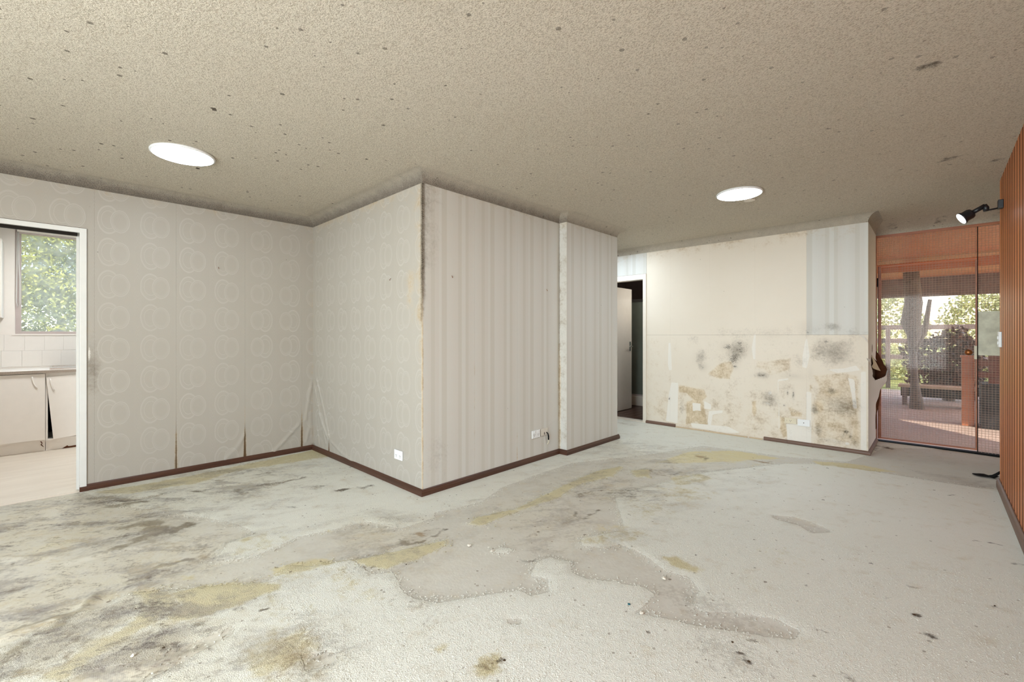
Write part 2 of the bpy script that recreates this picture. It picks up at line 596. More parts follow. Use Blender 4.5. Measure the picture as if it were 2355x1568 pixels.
def mat_glass(name, white=0.12, tint=(235, 240, 238), gloss=0.08):
    """thin pane: mostly clear, a whitening for dust and painted glare haze, a weak mirror"""
    g = NG(name)
    t = g.N.new('ShaderNodeBsdfTransparent')
    t.inputs[0].default_value = lin(tint)
    d = g.N.new('ShaderNodeBsdfDiffuse')
    d.inputs[0].default_value = lin((225, 225, 222))
    tr = g.N.new('ShaderNodeBsdfTranslucent')
    tr.inputs[0].default_value = lin((225, 225, 222))
    gl = g.N.new('ShaderNodeBsdfGlossy')
    gl.inputs['Roughness'].default_value = 0.05
    m0 = g.N.new('ShaderNodeMixShader'); m0.inputs[0].default_value = 0.5
    g.L.new(d.outputs[0], m0.inputs[1]); g.L.new(tr.outputs[0], m0.inputs[2])
    m1 = g.N.new('ShaderNodeMixShader')
    g.put(m1.inputs[0], g.mul(g.noise(9, 4), white * 2))
    g.L.new(t.outputs[0], m1.inputs[1]); g.L.new(m0.outputs[0], m1.inputs[2])
    m2 = g.N.new('ShaderNodeMixShader'); m2.inputs[0].default_value = gloss
    g.L.new(m1.outputs[0], m2.inputs[1]); g.L.new(gl.outputs[0], m2.inputs[2])
    g.L.new(m2.outputs[0], g.out.inputs[0])
    return g.mat


def mat_leaf(name, c1, c2, c3):
    g = NG(name)
    n = g.noise(2.2, 3)
    n2 = g.noise(23, 2)
    col = g.mix(g.ss(n, 0.35, 0.65), lin(c1), lin(c2))
    col = g.mix(g.ss(n2, 0.5, 0.7), col, lin(c3))
    return g.end(col, 0.5, 0.4)


M = dict(
    circles=mat_circles(), stripes=mat_stripes(), back=mat_back(), lining=mat_back('white_lining_paper', (240, 239, 236), (232, 230, 226)), ceiling=mat_ceiling(), carpet=mat_carpet(),
    hardboard=plain('dark_hardboard', (92, 70, 48), 0.8, 0.2, var=0.25),
    plaster=plain('cream_plaster', (224, 216, 204), 0.7, 0.3, var=0.03),
    paint=plain('white_gloss_paint', (226, 226, 222), 0.3, 0.5, var=0.02),
    cream_paint=plain('cream_gloss_paint', (238, 230, 216), 0.3, 0.5, var=0.02),
    kitchen=plain('kitchen_white', (240, 235, 228), 0.45, 0.4, var=0.015),
    tile=plain('white_wall_tile', (240, 238, 232), 0.2, 0.5, var=0.015),
    vinyl=mat_wood('pale_vinyl', (232, 222, 208), (222, 211, 196), (212, 199, 182), 0.4, (14, 1.5, 14), 0.0, 0.4),
    skirting=mat_wood('brown_skirting', (84, 52, 36), (68, 41, 29), (50, 30, 22), 0.4, (3, 3, 40), 0.15),
    skirting_pale=mat_wood('faded_skirting', (120, 92, 76), (104, 78, 64), (86, 62, 50), 0.5, (3, 3, 40), 0.1),
    groove=plain('groove_shade', (66, 36, 22), 0.6, 0.3, var=0.15),  # dark tone imitating the shade in the channels between boards
    board=mat_wood('red_timber_board', (218, 138, 78), (196, 114, 60), (158, 86, 46), 0.42, (30, 30, 1.1), 0.6, 0.3),
    entry=mat_wood('entry_timber', (188, 116, 76), (164, 94, 58), (126, 70, 44), 0.4, (3, 3, 30), 0.2),
    plastic=plain('white_plastic', (236, 238, 238), 0.3, 0.5, var=0.01),
    cream_plastic=plain('cream_plastic', (222, 212, 188), 0.4, 0.4, var=0.03),
    dark=plain('black_metal', (30, 32, 36), 0.4, 0.5, var=0.1),
    blackrubber=plain('black_rubber', (16, 15, 15), 0.8, 0.2, var=0.2),
    hole=plain('dark_slot', (40, 36, 32), 0.8, 0.1, var=0.1),
    chrome=plain('chrome', (205, 205, 205), 0.18, 0.5, metal=1.0, var=0.02),
    steel=plain('stainless_steel', (214, 214, 212), 0.25, 0.5, metal=0.9, var=0.02),
    brass=plain('tarnished_brass', (150, 92, 48), 0.35, 0.5, metal=0.7, var=0.1),
    laminate=plain('speckled_laminate', (150, 138, 126), 0.5, 0.4, var=0.35, nscale=160),
    bath_floor=plain('brown_bath_tile', (74, 50, 42), 0.3, 0.5, var=0.25, nscale=8),
    bath_wall=plain('brown_bath_wall', (128, 112, 102), 0.5, 0.4, var=0.08),
    shower_glass=plain('grey_green_obscure_glass', (124, 130, 118), 0.3, 0.5, var=0.12, nscale=4),
    glass=mat_glass('hazed_pane', 0.30, gloss=.001),  # pale haze of the overexposed view put into the pane
    wired=mat_glass('wired_pane', 0.05, (232, 226, 222), 0.006),
    wire=plain('glass_wire', (196, 174, 158), 0.5, 0.4, var=0.1),
    paper=plain('peeled_paper', (202, 190, 160), 0.7, 0.2, var=0.1, nscale=20, bump=0.2),
    paper_white=plain('loose_paper', (216, 208, 198), 0.65, 0.3, var=0.04, nscale=10, bump=0.2),
    torn=mat_wood('torn_brown_board', (104, 60, 34), (84, 46, 26), (52, 30, 18), 0.75, (6, 6, 18), 0.1, 0.2),
    frosted=plain('patterned_paper', (216, 212, 188), 0.5, 0.3, var=0.24, nscale=13),
    led=emitter('led_diffuser', (226, 243, 255), 22.0),
    led_strong=emitter('led_diffuser_strong', (228, 243, 255), 42.0),
    lens=emitter('spot_lens', (240, 248, 255), 12.0),
    paving=plain('pink_paving', (192, 175, 160), 0.7, 0.3, var=0.1, nscale=3),
    soffit=mat_wood('orange_soffit', (226, 150, 104), (206, 132, 88), (170, 100, 64), 0.5, (2, 18, 18), 0.2),
    grey_wood=plain('weathered_timber', (122, 108, 104), 0.8, 0.2, var=0.25, nscale=12),
    tan_wood=plain('tan_plank', (204, 182, 152), 0.7, 0.2, var=0.1),
    soil=plain('dry_ground', (176, 166, 132), 0.9, 0.1, var=0.2, nscale=2),
    lawn=plain('sunlit_lawn', (150, 156, 92), 0.9, 0.1, var=0.25, nscale=3),
    brick=plain('brown_brick', (112, 66, 52), 0.8, 0.2, var=0.2, nscale=20),
    void=plain('dark_planter', (20, 15, 14), 0.7, 0.3, var=0.3),
    leaf=mat_leaf('yellow_green_leaf', (186, 176, 66), (112, 118, 70), (216, 204, 100)),
    leaf_dark=mat_leaf('hedge_leaf', (206, 204, 140), (164, 168, 116), (228, 224, 176)),
    dead=mat_leaf('dead_brown_leaf', (92, 54, 40), (54, 34, 30), (128, 82, 62)),
    bark=plain('grey_bark', (112, 104, 98), 0.9, 0.2, var=0.35, nscale=26, bump=.8, bscale=40),
    crumb=plain('cream_tuft', (214, 208, 194), 0.9, 0.1, var=0.06),
    dirt=plain('brown_debris', (70, 56, 42), 0.9, 0.1, var=0.3),
    teal=plain('teal_scrap', (24, 92, 104), 0.5, 0.4, var=0.1),
)
# ------------------------------------------------------------------ stain masks (numpy, in metres on the surface itself)
def sd_poly(p, poly):
    """signed distance of points p (N,2) to a polygon, negative inside"""
    poly = np.asarray(poly, float)
    d = np.full(len(p), 1e9)
    inside = np.zeros(len(p), bool)
    for i in range(len(poly)):
        a, b = poly[i], poly[(i + 1) % len(poly)]
        e, w = b - a, p - a
        t = np.clip((w @ e) / max(e @ e, 1e-12), 0, 1)
        d = np.minimum(d, np.hypot(*(w - t[:, None] * e).T))
        c = ((a[1] <= p[:, 1]) != (b[1] <= p[:, 1]))
        with np.errstate(divide='ignore', invalid='ignore'):
            xs = a[0] + (p[:, 1] - a[1]) * e[0] / (e[1] if e[1] != 0 else 1e-12)
        inside ^= c & (p[:, 0] < xs)
    return np.where(inside, -d, d)


def sd_line(p, pts):
    pts = np.asarray(pts, float)
    d = np.full(len(p), 1e9)
    for a, b in zip(pts[:-1], pts[1:]):
        e, w = b - a, p - a
        t = np.clip((w @ e) / max(e @ e, 1e-12), 0, 1)
        d = np.minimum(d, np.hypot(*(w - t[:, None] * e).T))
    return d


def soft(sd, s):
    return np.clip(0.5 - sd / (2 * s), 0, 1)


def gauss(p, c, r):
    q = (p - np.asarray(c)) / np.asarray(r)
    return np.exp(-(q ** 2).sum(1) * 1.2)


def put_attr(me, name, arr):
    a = me.color_attributes.new(name, 'FLOAT_COLOR', 'POINT')
    a.data.foreach_set('color', np.ascontiguousarray(arr, np.float32).ravel())


def grid_mesh(name, us, vs_, P, mat, parent=None, stain=None, disp=None, skirt=0.0, hole=None, shift=None):
    """sheet over (u, v); P(u, v, d) -> xyz arrays; d is the distance out of the wall"""
    U, V = np.meshgrid(us, vs_, indexing='ij')
    nu, nv = U.shape
    u0, v0 = U.ravel(), V.ravel()
    uu = u0 + (shift(u0, v0) if shift else 0)
    pts = np.stack([u0, v0], 1)
    d = disp(pts) if disp else np.zeros(len(u0))
    xyz = np.stack(P(uu, v0, d), 1)
    i, j = np.meshgrid(np.arange(nu - 1), np.arange(nv - 1), indexing='ij')
    a = (i * nv + j).ravel()
    quads = np.stack([a, a + nv, a + nv + 1, a + 1], 1)
    if hole is not None:
        c = np.stack([u0[quads].mean(1), v0[quads].mean(1)], 1)
        quads = quads[~hole(c)]
    st = stain(pts) if stain else None
    if skirt:
        ring = [k * nv for k in range(nu)] + [(nu - 1) * nv + k for k in range(1, nv)] + \
               [k * nv + nv - 1 for k in range(nu - 2, -1, -1)] + [k for k in range(nv - 2, 0, -1)]
        ring = np.array(ring)
        base = len(xyz)
        low = np.stack(P(uu[ring], v0[ring], np.full(len(ring), -skirt)), 1)
        n = len(ring)
        xyz = np.concatenate([xyz, xyz[ring], low])       # the edge has its own points, so it shades crisply
        k = np.arange(n)
        quads = np.concatenate([quads, np.stack([base + k, base + n + k, base + n + (k + 1) % n, base + (k + 1) % n], 1)])
        u0, v0 = np.concatenate([u0, u0[ring], u0[ring]]), np.concatenate([v0, v0[ring], v0[ring]])
        if st is not None:
            st = np.concatenate([st, st[ring], st[ring]])
    me = bpy.data.meshes.new(name)
    me.vertices.add(len(xyz))
    me.vertices.foreach_set('co', xyz.astype(np.float32).ravel())
    me.loops.add(quads.size)
    me.loops.foreach_set('vertex_index', quads.astype(np.int32).ravel())
    me.polygons.add(len(quads))
    me.polygons.foreach_set('loop_start', np.arange(0, quads.size, 4, dtype=np.int32))
    me.polygons.foreach_set('use_smooth', np.ones(len(quads), bool))
    me.update(calc_edges=True)
    uvl = me.uv_layers.new(name='UVMap')
    flat = quads.ravel()
    uvl.data.foreach_set('uv', np.stack([u0[flat], v0[flat]], 1).astype(np.float32).ravel())
    if st is not None:
        put_attr(me, 'stain', st)
    me.materials.append(mat)
    o = bpy.data.objects.new(name, me)
    COL.objects.link(o)
    if parent:
        o.parent = parent
    return o


def steps(a, b, r):
    return np.linspace(a, b, max(2, int(round((b - a) / r)) + 1))


# ------------------------------------------------------------------ wall backing (dark hardboard behind the paper) and other rooms
def wall_box(name, x0, x1, y0, y1, z0, z1, mat, parent=None):
    o = MB().box(x0, x1, y0, y1, z0, z1).build(name, mat, parent)
    return struct(o) if parent is None else o


BACKING = 0.0025      # the paper stands this far in front of the board
w = MB()
w.box(XL - .115, XL, -2.6, -.70, 0, 2.47).box(XL - .115, XL, .195, YB + .1, 0, 2.47).box(XL - .115, XL, -.70, .195, 2.02, 2.47)
wall_left = struct(w.build('wall_left', M['hardboard']))
wall_nib_left = wall_box('wall_nib_left', XL, XR, YB, YB + .1, 0, 2.47, M['hardboard'])
w = MB().box(XR - .1, XR, YB + .1, YE, 0, 2.47).box(XR - .1, XR2, YE, YD, 0, 2.47)
wall_nib_right = struct(w.build('wall_nib_right', M['hardboard']))
wall_nib_end = wall_box('wall_nib_end', -5.0, XR - .1, YD - .1, YD, 0, 2.47, M['plaster'])
wall_hall = wall_box('wall_hall', -5.1, -5.0, YD, YK, 0, 2.47, M['plaster'])
w = MB().box(-5.1, -3.66, YK, YK + .1, 0, 2.47).box(-2.925, XRET, YK, YK + .1, 0, 2.47).box(-3.66, -2.925, YK, YK + .1, 1.99, 2.47)
wall_back = struct(w.build('wall_back', M['hardboard']))
wall_return = wall_box('wall_return', XRET - .1, XRET, YK + .1, YREC, 0, 2.47, M['hardboard'])
w = MB().box(-1.4, -.515, YREC, YREC + .1, 0, 2.47).box(.93, 1.3, YREC, YREC + .1, 0, 2.47).box(-.515, .93, YREC, YREC + .1, 2.337, 2.47)
wall_entry = struct(w.build('wall_entry', M['entry']))
wall_recess = wall_box('wall_recess_right', 1.2, 1.3, YW, YREC, 0, 2.47, M['plaster'])
wall_recess_back = wall_box('wall_recess_near', .46, 1.3, YW - .1, YW, 0, 2.47, M['plaster'])
wall_right = wall_box('wall_right', XW, XW + .085, -2.6, YW, 0, 2.47, M['groove'])
w = MB().box(XL - .1, XW, -2.6, -2.5, 0, .35).box(XL - .1, XW, -2.6, -2.5, 2.25, 2.47).box(XL - .1, -1.95, -2.6, -2.5, .35, 2.25).box(.25, XW, -2.6, -2.5, .35, 2.25)
wall_rear = struct(w.build('wall_rear', M['plaster']))

# ------------------------------------------------------------------ wallpaper drops
def P_left(u, v, d): return (XL + BACKING + d, u, v)
def P_nibl(u, v, d): return (u, YB - BACKING - d, v)
def P_nibr(u, v, d): return (XR + BACKING + d, u, v)
def P_nibr2(u, v, d): return (XR2 + BACKING + d, u, v)
def P_step(u, v, d): return (u, YE - BACKING - d, v)
def P_back(u, v, d): return (u, YK - BACKING - d, v)
def P_ret(u, v, d): return (XRET + BACKING + d, u, v)


def ridges(pts, lines):
    """paper creases: (polyline, half width, height)"""
    d = np.zeros(len(pts))
    for ln, wd, h in lines:
        s = sd_line(pts, ln)
        d += h * np.exp(-(s / wd) ** 2)
    return d


def drops(parent, P, bounds, z0, z1, mat, stain, disp=None, res=.014, hole=None, gap=.0003, flare=None):
    for k, (a, b) in enumerate(zip(bounds[:-1], bounds[1:])):
        def shift(u, v, a=a, b=b):
            out = np.zeros(len(u))
            for uc, zlo, ztop, wd in (flare or []):
                f = wd * np.clip((ztop - v) / (ztop - zlo), 0, 1) ** 1.3
                out += np.where(np.abs(u - uc) < .06, np.where(abs(a - uc) < .01, f, -f) * (1 - np.abs(u - uc) / .06), 0)
            return out
        grid_mesh('wallpaper_strip', steps(a + gap, b - gap, res), steps(z0, z1, res), P, mat, parent, stain, disp, BACKING, hole, shift)


def base_wall(p, top=ZT, tint=.35):
    """grime every wall shares: mould under the cove"""
    out = np.zeros((len(p), 4))
    h = top - p[:, 1]
    out[:, 0] = .16 * np.exp(-h / .05)
    out[:, 1] = tint * np.exp(-h / .16)
    return out


def seam(p, out, us, z0, z1, wd=.012, k=.6, ch=1):
    for u in us:
        m = np.exp(-((p[:, 0] - u) / wd) ** 2) * np.clip((z1 - p[:, 1]) / (z1 - z0), 0, 1)
        out[:, ch] = np.maximum(out[:, ch], k * m)


# left wall: ring paper, damp at the foot of the seams
SL = [.249, .766, 1.296, 1.822]
L = lambda u, v: on_x(XL, u, v)
left_creases = [([L(562, 1000), L(545, 1030), L(518, 1056)], .012, .007), ([L(560, 1008), L(552, 1030), L(530, 1054)], .007, .005),
                ([L(688, 975), L(655, 1012), L(630, 1038)], .014, .008), ([L(680, 990), L(662, 1020)], .007, -.0012),
                ([L(717, 880), L(708, 930), L(703, 965)], .010, .009), ([L(711, 985), L(704, 1015)], .009, .008),
                ([L(713, 930), L(716, 1000)], .008, .006)]


def stain_left(p):
    o = base_wall(p)
    u, z = p[:, 0], p[:, 1]
    o[:, 1] = np.maximum(o[:, 1], .42 * np.exp(-np.abs(u - .2) / .09) * (u > .19) * np.clip(1.15 - abs(z - 1.0), 0, 1))
    o[:, 0] = np.maximum(o[:, 0], .7 * np.exp(-((u - .235) / .06) ** 2 - ((z - .95) / .25) ** 2))
    o[:, 2] = np.maximum(o[:, 2], .62 * gauss(p, (.222, 1.06), (.022, .12)))
    seam(p, o, [.766, 1.296, 1.822], .05, .95, .009, .9, 1)
    seam(p, o, [.766, 1.296, 1.822], .05, .6, .005, .9, 0)
    o[:, 1] = np.maximum(o[:, 1], .35 * np.exp(-(YB - u) / .12))
    o[:, 0] = np.maximum(o[:, 0], .75 * gauss(p, (1.93, .03), (.07, .05)))
    o[:, 0] = np.maximum(o[:, 0], .3 * np.exp(-z / .05))
    return o


drops(wall_left, P_left, [.203, SL[0], SL[1], SL[2], SL[3], YB - .002], 0.0, ZT, M['circles'], stain_left,
      lambda p: ridges(p, left_creases), flare=[(SL[1], .05, .55, .004), (SL[2], .05, .40, .010), (SL[3], .05, .45, .008)])
drops(wall_left, P_left, [-.32, SL[0] - .005 - .04], 2.034, ZT, M['circles'], stain_left)
drops(wall_left, P_left, [-2.5, -1.9, -1.38, -.86, -.741], 0.0, ZT, M['circles'], stain_left, res=.05)
drops(wall_left, P_left, [-.741, -.322], 2.034, ZT, M['circles'], stain_left, res=.03)

# nib, left face
NL = lambda u, v: on_y(YB, u, v)
nibl_creases = [([NL(729, 872), NL(745, 940), NL(758, 1005)], .013, .010), ([NL(724, 890), NL(738, 960), NL(755, 1010)], .010, .008),
                ([NL(735, 950), NL(752, 1000)], .012, .008), ([NL(727, 960), NL(735, 1025)], .008, .006),
                ([NL(763, 1016), NL(785, 1040), NL(815, 1064)], .012, .007), ([NL(742, 985), NL(750, 1020)], .007, .007)]
tear = [NL(760, 1001), NL(756.5, 1012), NL(754, 1022), NL(753.5, 1036), NL(759.5, 1040), NL(759, 1020)]
NLB = [XL + .002, -4.60, -4.378, -3.86, -3.335, XR - .004]


def stain_nibl(p):
    o = base_wall(p, tint=.5)
    u, z = p[:, 0], p[:, 1]
    e = XR - u
    band = np.clip((z - .95) / .7, 0, 1)
    o[:, 0] = np.maximum(o[:, 0], 1.2 * np.exp(-(e / .024) ** 2) * band)
    o[:, 3] = np.maximum(o[:, 3], 1.15 * np.exp(-(e / .022) ** 2) * band)
    o[:, 1] = np.maximum(o[:, 1], .65 * np.exp(-e / .12) * np.clip((z - .2) / 1.2, .35, 1))
    o[:, 1] = np.maximum(o[:, 1], .95 * np.exp(-(e / .012) ** 2))
    o[:, 1] = np.maximum(o[:, 1], .35 * np.exp(-(u - XL) / .12))
    o[:, 1] = np.maximum(o[:, 1], .5 * gauss(p, (-2.93, 1.55), (.1, .35)))
    o[:, 0] = np.maximum(o[:, 0], .7 * gauss(p, (XL, .04), (.09, .05)))
    o[:, 0] = np.maximum(o[:, 0], .35 * gauss(p, (-4.36, .1), (.03, .08)))
    return o


drops(wall_nib_left, P_nibl, [XL + .002, -4.378, -3.86, -3.335, XR - .0005], 0.0, ZT, M['circles'], stain_nibl, lambda p: ridges(p, nibl_creases), res=.0105,
      flare=[(-4.378, .03, .215, .017)])

# nib, right face (stripes), step and far part
NR = lambda u, v: on_x(XR, u, v)


def stain_nibr(p):
    o = base_wall(p)
    u, z = p[:, 0], p[:, 1]
    e = u - YB
    o[:, 0] = np.maximum(o[:, 0], 1.2 * np.exp(-(e / .026) ** 2) * np.clip((z - 1.2) / .5, 0, 1))
    o[:, 3] = np.maximum(o[:, 3], 1.1 * np.exp(-(e / .022) ** 2) * np.clip((z - 1.2) / .5, 0, 1))
    o[:, 0] = np.maximum(o[:, 0], .62 * np.exp(-e / .15) * np.clip((z - 1.2) / .8, 0, 1))
    o[:, 1] = np.maximum(o[:, 1], .9 * np.exp(-(e / .010) ** 2))
    o[:, 0] = np.maximum(o[:, 0], .3 * gauss(p, (2.1, .25), (.25, .3)))
    seam(p, o, [2.456], .9, 2.3, .006, .4, 1)
    seam(p, o, [2.977], .05, .75, .005, .7, 1)
    e2 = YE - u
    o[:, 1] = np.maximum(o[:, 1], .8 * np.exp(-(e2 / .02) ** 2) * np.clip((1.35 - z) / .3, 0, 1))
    o[:, 0] = np.maximum(o[:, 0], .6 * np.exp(-(e2 / .012) ** 2))
    # bare patch where the old outlet plate was
    c = NR(1250, 998)
    o[:, 1] = np.maximum(o[:, 1], .4 * gauss(p, (c[0] - .01, c[1] - .12), (.02, .08)))
    return o


def crease_r(p):
    return ridges(p, [([NR(1255, 985), NR(1270, 968), NR(1284, 958)], .006, .003), ([NR(966, 1070), NR(1020, 1062)], .006, .003)])


drops(wall_nib_right, P_nibr, [YB - BACKING + .0005, 2.456, 2.977, YE - .0045], 0.0, ZT, M['stripes'], stain_nibr, crease_r)


def stain_nibr2(p):
    o = base_wall(p)
    u, z = p[:, 0], p[:, 1]
    o[:, 1] = np.maximum(o[:, 1], .4 * np.exp(-(YD - u) / .03) * np.clip((1.4 - z), 0, 1))
    o[:, 0] = np.maximum(o[:, 0], .5 * gauss(p, (YD - .01, 1.05), (.02, .14)))
    return o


drops(wall_nib_right, P_nibr2, [YE - .0045, 3.89, 4.41, YD - .001], 0.0, ZT, M['stripes'], stain_nibr2)


def stain_step(p):
    o = base_wall(p, tint=.6)
    o[:, 1] = np.maximum(o[:, 1], .3)
    o[:, 0] = np.maximum(o[:, 0], .34)
    o[:, 0] = np.maximum(o[:, 0], .5 * np.exp(-((p[:, 0] - XR) / .02) ** 2))
    o[:, 1] = np.maximum(o[:, 1], .9 * np.exp(-((p[:, 0] - XR) / .03) ** 2) * np.clip((1.3 - p[:, 1]) / .4, 0, 1))
    return o


drops(wall_nib_right, P_step, [XR + .004, XR2 + .004], 0.0, ZT, M['stripes'], stain_step)

# back wall: paper peeled off, damp below the sheet joint
K = lambda u, v: on_y(YK, u, v)
I2 = lambda x, y: K(1400 + x / 5.227, 750 + y / 5.227)
I4 = lambda x, y: K(1650 + x / 4.9, 740 + y / 4.9)


def stain_back(p):
    o = base_wall(p, tint=.5)
    u, z = p[:, 0], p[:, 1]
    o[:, 0] *= .5
    seam(p, o, [-2.545, -2.037, -1.524, -1.012], -.1, 1.6, .010, .55, 1)
    low = np.clip((1.26 - z) / .1, 0, 1)
    o[:, 0] += .21 * low * np.clip((u + 2.6) / .6, 0, 1)
    o[:, 1] = np.maximum(o[:, 1], .20 * low + .22 * np.clip((.75 - z) / .5, 0, 1))
    # plain paper of the left third is the most yellow
    o[:, 1] = np.maximum(o[:, 1], .30 * np.clip((-2.5 - u) / .1, 0, 1) * low)
    tan = [[I4(-120, 590), I4(0, 480), I4(80, 450), I4(160, 440), I4(190, 520), I4(140, 650), I4(0, 640)],
           [I4(430, 420), I4(560, 440), I4(840, 400), I4(820, 540), I4(600, 620), I4(520, 540), I4(430, 520)],
           [I4(1060, 590), I4(1450, 570), I4(1600, 600), I4(1610, 1430), I4(1330, 1330), I4(1120, 1310), I4(1070, 1100), I4(1090, 850), I4(1150, 760)],
           [I2(840, 700), I2(1150, 760), I2(1190, 850), I2(1140, 900), I2(1160, 1000), I2(1200, 1230), I2(1100, 1200), I2(1060, 1150), I2(920, 1190), I2(930, 900), I2(1000, 880), I2(930, 800), I2(840, 800)],
           [I4(700, 1060), I4(760, 1080), I4(790, 1290), I4(740, 1310), I4(700, 1200)],
           [I4(780, 940), I4(960, 1020), I4(960, 1080), I4(830, 1070)],
           [I4(395, 900), I4(430, 890), I4(440, 1010), I4(415, 1070), I4(390, 1000)],
           [I4(1050, 700), I4(1062, 740), I4(1040, 780)], [I4(1625, 500), I4(1660, 540), I4(1630, 550)]]
    for k, t in enumerate(tan):
        o[:, 1] = np.maximum(o[:, 1], (.75, .5, .62, .85, .9, .8, 1.3, 1.2, 1.0)[k] * soft(sd_poly(p, t), .018))
    for c, r, k in ((I4(1300, 800), (.16, .1), .85), (I4(1150, 950), (.07, .12), .95), (I4(1250, 1150), (.12, .12), .7), (I4(1560, 1250), (.06, .2), .9), (I4(1400, 1050), (.14, .08), .7), (I4(1350, 620), (.2, .04), .6), (I2(1000, 780), (.06, .03), .9), (I2(1070, 1080), (.05, .06), .9), (I2(950, 950), (.05, .1), .7)):
        o[:, 1] = np.maximum(o[:, 1], k * gauss(p, c, r))
    white = [[I4(415, 140), I4(432, 140), I4(428, 420), I4(404, 420), I4(386, 290)],
             [I4(995, 190), I4(1010, 190), I4(1040, 380), I4(1005, 525), I4(958, 510), I4(958, 390)],
             [I4(1240, 535), I4(1420, 525), I4(1560, 490), I4(1610, 545), I4(1500, 560), I4(1350, 575)],
             [I4(1004, 780), I4(1058, 800), I4(1058, 1370), I4(1000, 1360), I4(1000, 1160), I4(780, 1145), I4(790, 1330), I4(1004, 1350), I4(1002, 1080)],
             [I4(775, 1150), I4(1058, 1180), I4(1058, 1370), I4(790, 1330), I4(795, 1270)],
             [I2(755, 675), I2(835, 682), I2(828, 1168), I2(690, 1140), I2(725, 800)],
             [I2(720, 200), I2(745, 200), I2(760, 530), I2(725, 530), I2(712, 450)],
             [I2(1150, 900), I2(1230, 940), I2(1230, 1000), I2(1150, 990)], [I2(1205, 1020), I2(1370, 1010), I2(1370, 1040), I2(1250, 1060), I2(1220, 1240), I2(1190, 1150)],
             [I4(1615, 560), I4(1675, 560), I4(1680, 1450), I4(1615, 1440)],
             [I4(-300, 1140), I4(120, 1180), I4(260, 1250), I4(100, 1250), I4(-280, 1190)],
             [I4(680, 650), I4(800, 635), I4(800, 650), I4(692, 668), I4(700, 1200), I4(690, 1200)]]
    for t in white:
        s = sd_poly(p, t)
        o[:, 2] = np.maximum(o[:, 2], soft(s, .010) * .95)
    for t in ([I4(1450, 600), I4(1560, 640), I4(1590, 1000), I4(1520, 980), I4(1480, 760)], [I4(1070, 790), I4(1140, 860), I4(1130, 900), I4(1080, 860)], [I4(1430, 1330), I4(1520, 1360), I4(1490, 1400), I4(1420, 1390)], [I4(540, 880), I4(620, 920), I4(600, 950), I4(530, 930)], [I4(560, 770), I4(640, 770), I4(620, 830), I4(560, 840)], [I2(990, 900), I2(1120, 920), I2(1120, 1030), I2(1000, 1030)]):
        o[:, 2] = np.maximum(o[:, 2], soft(sd_poly(p, t), .03) * .62)
    grey = [(I4(1300, 60), (.10, .06), .5), (I4(1300, 330), (.24, .17), .55), (I4(600, 870), (.12, .14), .5), (I4(560, 900), (.1, .1), .4),
            (I4(1400, 960), (.2, .14), .5), (I2(1110, 370), (.09, .16), .42), (I2(1110, 480), (.06, .06), .5), (I4(210, 330), (.14, .18), .55), (I2(1010, 150), (.12, .1), .3),
            (I4(500, 600), (.1, .05), .5), (I4(920, 440), (.1, .12), .35), (I2(880, 990), (.05, .14), .4), (I4(1290, 780), (.05, .05), .55), (I4(1100, 990), (.05, .07), .6), (I4(1140, 1220), (.05, .09), .5)]
    for c, r, k in grey:
        o[:, 0] = np.maximum(o[:, 0], 1.3 * k * gauss(p, c, r))
    o[:, 0] = np.maximum(o[:, 0], .30 * np.exp(-((z - 1.24) / .11) ** 2) * np.clip((u + 2.2) / .3, 0, 1))
    black = [(I4(120, 280), (.07, .05), 1.0), (I4(250, 245), (.05, .035), .9), (I4(190, 400), (.075, .10), 1.0), (I4(250, 310), (.08, .07), .8), (I4(200, 500), (.04, .04), .8), (I4(330, 300), (.06, .1), .6),
             (I4(510, 600), (.07, .035), .85), (I2(1140, 490), (.045, .05), .85), (I2(1060, 380), (.06, .1), .4), (I4(1225, 225), (.035, .035), .9), (I4(855, 820), (.012, .06), 1.1), (I4(790, 800), (.012, .03), 1.0),
             (I4(860, 1005), (.05, .014), .9), (I4(1380, 370), (.07, .09), .6), (I4(850, 610), (.09, .03), .65), (I4(1450, 1240), (.03, .03), 1.0), (I4(1500, 1290), (.02, .05), .9), (I4(1420, 1280), (.02, .03), .8), (I4(1550, 1360), (.03, .06), .8),
             (I4(1280, 1340), (.14, .02), .7), (I4(1400, 900), (.16, .1), .5), (I2(1070, 1050), (.03, .03), .6), (I2(1110, 810), (.03, .02), .7), (I4(755, 940), (.012, .012), 1.2), (I4(1015, 120), (.02, .04), .9), (I4(1280, 780), (.04, .04), .7), (I2(730, 870), (.012, .02), 1.2),
             (I4(1050, 590), (.02, .06), .4), (I4(600, 140), (.1, .05), .42), (I4(1010, 60), (.08, .06), .5), (I4(1530, 900), (.06, .03), .7)]
    for c, r, k in black:
        o[:, 3] = np.maximum(o[:, 3], 1.15 * k * gauss(p, c, (r[0] * 1.25, r[1] * 1.25)))
    return o


def disp_back(p):
    lines = [([I4(0, 128), I4(700, 132), I4(1000, 128)], .004, -.001), ([I4(1500, 135), I4(1600, 135)], .004, -.001),
             ([I4(1330, 175), I4(1450, 185), I4(1540, 215), I4(1600, 225)], .006, .003), ([I4(860, 700), I4(930, 760)], .005, .003)]
    return ridges(p, lines)


